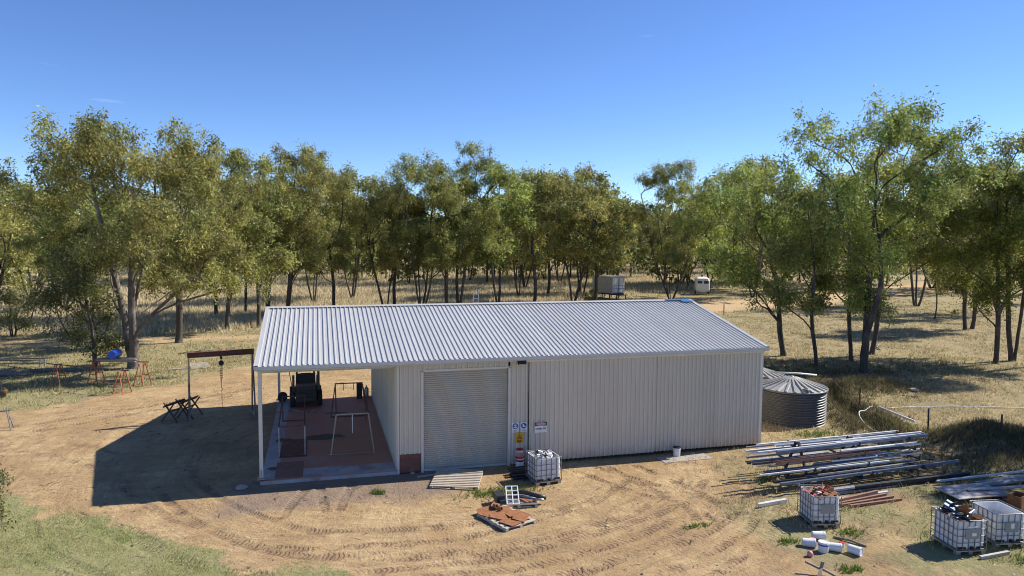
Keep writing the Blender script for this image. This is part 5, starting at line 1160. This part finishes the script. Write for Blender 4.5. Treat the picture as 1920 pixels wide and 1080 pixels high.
for side_, S in ((-1, SPEC), (1, BACK)):
    for lv_, rows in S.items():
        zz, ln = LV4[lv_]; yi = .75-.69*zz/1.45
        for j, (kd, cm, a, x0, x1) in enumerate(rows):
            yo = side_*(yi+.07+(ln-.12)*(len(rows)-1-j)/max(1, len(rows)-1) if len(rows) > 1 else yi+.2)
            x0 *= .9; x1 *= .80; a *= .82
            q = rk((x0+x1)/2, yo, zz+.004)
            length(kd, x1-x0, a, cm, q, RZ+R(g.uniform(-1.3, 1.3)), f"long {CN[cm]} {NM[kd]} on the {LVN[lv_]} {'near' if side_ < 0 else 'far'} arms of the rack, {['outermost', 'next to outermost', 'mid-arm', 'inner', 'innermost'][j]}", 'steel lengths stored on the rack')
# a second, looser layer on the ends of the arms
for k in range(10):
    lv_ = k % 4; zz, ln = LV4[lv_]; yi = .75-.69*zz/1.45; cm = g.choice(['pale', 'galv', 'bluesteel', 'pale']); L_ = g.uniform(1.8, 4.6)
    q = rk(g.uniform(-1.6, 1.4), -(yi+g.uniform(.12, ln-.1)), zz+.145)
    length(g.choice(['tube', 'pipe', 'flat']), L_, g.uniform(.05, .09), cm, q, RZ+R(g.uniform(-1.2, 1.2)), f"shorter {CN[cm]} loose length on the {LVN[lv_]} near-side stack, {['first laid', 'second laid', 'third laid'][k//4]}", 'short loose lengths on top of the rack stacks')
# lengths on the ground about the rack
GL = [('ibeam', 5.4, .2, 'darksteel', (18.3, -5.75), 3, 'long dark steel beam on the ground in front of the rack'), ('channel', 3.4, .16, 'pale', (16.0, -5.55), 3, 'pale channel on the ground at the foot of the rack'), ('channel', 3.0, .16, 'bluesteel', (16.0, -5.85), 3, 'blue-grey channel on the ground next to the pale channel'), ('tube', 2.6, .09, 'pale', (15.4, -6.35), 5, 'pale tube on the ground behind the brown timbers'), ('tube', 1.2, .12, 'pale', (12.0, -6.2), 8, 'short pale tube left of the rusty container'),
      ('tube', 4.4, .08, 'pale', (16.2, -2.3), 5, 'pale tube on the ground on the far side of the rack'), ('channel', 3.6, .2, 'white', (15.9, -1.9), 5, 'white gutter length on the far side of the rack nearest the shed corner')]
for kd, L_, a, cm, (x, y), rz, lab in GL: length(kd, L_, a, cm, (x, y, gzf(x, y)+.02), R(rz), lab, None)
for k, (x, y, rz, L_) in enumerate(((15.2, -6.62, 9, 2.5), (15.3, -6.82, 6, 2.4), (15.5, -7.02, 3, 2.2), (15.2, -6.5, 12, 2.0))):
    length('tube', L_, .085, 'brownsteel', (x, y, gzf(x, y)+.02+.08*(k == 3)), R(rz), ('brown length at the back of the fanned brown lengths', 'brown length in the middle of the fanned brown lengths', 'brown length nearest the viewer in the fan by the container', 'brown length lying on top of the fan')[k], 'brown lengths fanned out beside the container', name='brown_length')
for k in range(5):
    lv_, c_ = divmod(k, 3)
    length('channel', 1.35, .2, 'darksteel', (4.78-.02*k, -1.15-.24*c_+.1*lv_, .03+.13*lv_), R(3+k), ('dark channel at the back of the stack beside the container', 'dark channel in the middle of the stack beside the container', 'dark channel at the front of the stack beside the container', 'upper rear dark channel of the stack beside the container', 'upper front dark channel of the stack beside the container')[k], 'dark channels stacked by the shed')
for k, (x, y) in enumerate(((4.5, -1.4), )):
    o = MB().box((0, 0, .02), (.1, 1.0, .04)).build('bearer', M['darktimber'], None, False, (x, y-.05, -.012)); tag(o, 'timber bearer under the dark channels by the shed', 'timber')

# ------------------------------------------------------------------ junk at the right edge
o = MB().box((0, 0, .19), (2.1, 1.15, .035)).build('sheet_panel', M['paleconc'], None, False, (19.3, -7.25, gzf(19.3, -7.25)), (R(2), 0, R(-3))); tag(o, 'weathered pale flat panel lying raised near the right edge', 'panel')
for k, (x, y) in enumerate(((18.6, -7.5), (20.0, -7.5), (18.7, -6.95), (20.0, -6.95))):
    b_ = MB().box((0, 0, .085), (.12, .12, .17)).build('block', M['darktimber'], o); b_.location = (x-19.3, y+7.25, 0)
JK = [('tube', 3.4, .06, 'galv', (20.0, -7.0, .26), 14, 'pale tube lying slantwise across the weathered panel', -1), ('flat', 2.4, .2, 'galv', (20.3, -7.35, .24), -6, 'pale strip lying along the weathered panel', 0), ('tube', 5.0, .07, 'pale', (21.6, -5.9, .12), 2, 'long thin pale tube beyond the weathered panel', 0), ('flat', 2.6, .5, 'bluesteel', (21.7, -6.5, .10), 5, 'blue-grey sheet at the right edge', 0), ('pipe', 3.6, .06, 'galv', (21.6, -7.3, .2), 6, 'galvanised pipe at the right edge beside the rusty box', 0), ('channel', 2.6, .16, 'redoxide', (21.2, -8.1, .12), -12, 'rust-red channel at the right edge', 0), ('angle', 2.2, .1, 'pale', (20.9, -8.9, .05), 8, 'pale angle on the ground right of the rusty box', 0), ('tube', 1.1, .09, 'paleconc', (15.75, -11.3, .02), 4, 'short pale tube lying at the foot of the near containers', 0)]
for kd, L_, a, cm, loc, rz, lab, ry in JK: length(kd, L_, a, cm, (loc[0], loc[1], loc[2]+gzf(loc[0], loc[1])), R(rz), lab, None, R(ry))
o = MB().loft([rrect(.62, .42, .03, 0, 2), rrect(.62, .42, .03, .52, 2), rrect(.54, .34, .03, .52, 2), rrect(.54, .34, .03, .3, 2)]).build('rusty_box', M['rust'], None, False, (19.75, -8.62, gzf(19.7, -8.6)), (0, 0, R(20))); tag(o, 'open rusty steel box at the right edge', 'box')
scrap(14, (18.95, -8.35), (.75, .35, .16), .06, ['darksteel', 'rust', 'redoxide', 'black'], 'piece of dark rusty scrap in the heap left of the rusty box', 'scrap', 'scrap heap beside the rusty box', 35, (.25, .7), (.06, .2), 30)

# ------------------------------------------------------------------ pipes, pickets, small litter on the right
hp = [(22.0, -.6), (21.9, .4), (22.3, 1.5), (23.0, 2.6), (24.1, 3.6), (25.6, 4.15), (27.4, 4.2), (29.4, 3.85), (31.5, 3.2), (34, 2.3), (38, .9), (44, -1)]
def smooth_path(pts, n=6):
    out = []
    for i in range(len(pts)-1):
        p = [Vector((*pts[max(0, min(len(pts)-1, i+d))], 0)) for d in (-1, 0, 1, 2)]
        for k in range(n):
            u = k/n; q = .5*((2*p[1])+(-p[0]+p[2])*u+(2*p[0]-5*p[1]+4*p[2]-p[3])*u*u+(-p[0]+3*p[1]-3*p[2]+p[3])*u**3)
            out.append((q.x, q.y))
    return out+[pts[-1]]
sp2 = smooth_path(hp)
o = MB().tube([(x, y, max(gzf(x, y), 0)+.06+.3*math.exp(-((x-23)/1.2)**2)) for x, y in sp2], .024, 7).build('poly_pipe', M['pvc'], None, True); tag(o, 'long looping poly pipe running across the grass to the right edge', 'pipe')
o = MB().tube([(24.8, 3.3, .42), (24.65, .85, .30)], .06, 10).build('white_pipe', M['pvc'], None, True); tag(o, 'straight white plastic pipe lying on the dug earth', 'pipe')
def picket(label, x, y, h, w=.045):
    o = MB().add([(w*math.cos(a)*r_, w*math.sin(a)*r_, z) for z in (-.1, h) for a, r_ in ((R(90), 1), (R(150), .3), (R(210), 1), (R(270), .3), (R(330), 1), (R(30), .3))], [(0, 1, 7, 6), (1, 2, 8, 7), (2, 3, 9, 8), (3, 4, 10, 9), (4, 5, 11, 10), (5, 0, 6, 11), (6, 7, 8, 9, 10, 11)]).build('steel_picket', M['darksteel'], None, False, (x, y, gzf(x, y)), (R(random.Random(x).uniform(-3, 3)), 0, 0)); tag(o, label, 'picket', 'steel fence pickets')
picket('dark steel picket standing in the dug bank right of the tanks', 24.94, 4.83, 1.05); picket('dark steel picket standing right of the steel rack', 24.64, .02, 1.1)
picket('steel picket on the dark mound at the right', 25.9, -2.6, .9)
for k, (x, y) in enumerate(((35.4, 41.5), (42.06, 46.46), (51.0, 49.6), (56.3, 51.5))): picket('fence picket beside the dirt road, ' + ('nearest the shed roof', 'second from the shed roof', 'third from the shed roof', 'farthest along')[k], x, y, 1.25, .07)
def branchy(label, x, y, rz, s, m='greywood'):
    g = random.Random(int(x*10)); t = thing('fallen_branch', label, 'branch', (x, y, gzf(x, y)), rz)
    MB().tube([(-s, 0, .05), (-.3*s, .12*s, .12), (.4*s, 0, .16), (s, .2*s, .1)], [.05, .045, .035, .02], 6).build('bough', M[m], t, True)
    for k in range(5):
        u = g.uniform(-.6, .8)*s; MB().tube([(u, .05*s, .12), (u+.25*s, g.uniform(-.4, .4)*s, g.uniform(.1, .4))], [.025, .01], 5).build('twig', M[m], t, True)
branchy('bleached fallen branch on the grass beyond the tanks', 41.5, 22.0, .9, 1.2, 'paletimber'); branchy('grey fallen branch lying on the golden grass right of the pipe', 34.5, 9.5, .3, .9)
branchy('dead grey branch under the big gum, right of its trunk', -11.4, 31.5, .2, 1.6, 'greywood'); branchy('fallen branch lying in tree shade on the right slope', 47.0, 26.0, -.3, 1.8)
def rock(label, x, y, s, seed):
    g = np.random.default_rng(seed); mb = MB(); k = 9; prs = [(.0, -.1), (.75, 0), (1, .35), (.7, .75), (.0, .9)]
    rings = [[(s*r_*math.cos(2*PI*j/k)*g.uniform(.8, 1.15), s*r_*math.sin(2*PI*j/k)*g.uniform(.8, 1.15), s*z*.7*g.uniform(.9, 1.1)) for j in range(k)] for r_, z in ((.7, -.1), (1, .25), (.75, .7), (.3, .9))]
    o = mb.loft(rings).build('rock', M['stone'], None, False, (x, y, gzf(x, y))); tag(o, label, 'rock')
rock('pale rock sitting in the golden grass beyond the white pipe', 30.9, 7.4, .28, 1); rock('dark stump-like rock at the top of the right bank', 30.6, 10.6, .33, 2); rock('flat stone beside the left front corner of the carport slab', -5.55, -.25, .22, 3); rock('small stone in the kick panel recess of the shed', .55, -.12, .1, 4)
def gravel():
    g = np.random.default_rng(99); n = 5200; x = g.uniform(-16, 26, n); y = g.uniform(-14, 16, n)
    k = ~((x > -5.3) & (x < 16.0) & (y > -.3) & (y < 13.8)) & (g.random(n) < .25+.9*(fbm(x*.6, y*.6, 55) > .52)); x, y = x[k], y[k]; n = len(x)
    s = np.abs(g.normal(0, .018, n))+.008; z = gz(x, y)
    an = g.uniform(0, 6.28, (n, 1))+np.array([[0, 2.1, 4.2]])
    V = np.concatenate([np.stack([x[:, None]+np.cos(an)*s[:, None]*1.3, y[:, None]+np.sin(an)*s[:, None], np.repeat(z[:, None]-.005, 3, 1)], 2), np.stack([x, y, z+s*.9], 1)[:, None]], 1)
    F = (np.arange(n)[:, None, None]*4+np.array([[[0, 1, 3], [1, 2, 3], [2, 0, 3]]])).reshape(-1, 3)
    c = np.where(g.random((n, 1)) < .4, np.array([[.5, .42, .32]]), np.array([[.16, .11, .075]]))*g.uniform(.7, 1.2, (n, 1))
    tag(put('gravel', fast_mesh('gravel', V.reshape(-1, 3), F, np.repeat(c, 4, 0)), M['blade']), 'loose clods and pebbles over the bare yard', 'gravel', None, 'stuff')
gravel()

def litter():
    g = np.random.default_rng(101); n = 2600; x = g.uniform(-16, 34, n); y = g.uniform(-14, 30, n)
    k = ~((x > -5.3) & (x < 16.0) & (y > -.4) & (y < 13.8)) & (g.random(n) < .15+.85*(fbm(x*.5, y*.5, 66) > .5)); x, y = x[k], y[k]; n = len(x)
    a = g.uniform(0, 6.28, n); L_ = g.uniform(.05, .28, n); w = g.uniform(.006, .016, n); z = gz(x, y)+.004
    c_, s_ = np.cos(a), np.sin(a)
    V = np.stack([np.stack([x-c_*L_-s_*w, y-s_*L_+c_*w, z], 1), np.stack([x-c_*L_+s_*w, y-s_*L_-c_*w, z], 1), np.stack([x+c_*L_, y+s_*L_, z+.02], 1), np.stack([x, y, z+w*2.2], 1)], 1)
    F = (np.arange(n)[:, None, None]*4+np.array([[[0, 1, 3], [1, 2, 3], [2, 0, 3]]])).reshape(-1, 3)
    c = np.array([[.13, .09, .06]])*g.uniform(.5, 2.2, (n, 1))
    tag(put('twig_litter', fast_mesh('twig_litter', V.reshape(-1, 3), F, np.repeat(c, 4, 0)), M['blade']), 'dry twigs and bark scattered over the ground', 'litter', None, 'stuff')
litter()
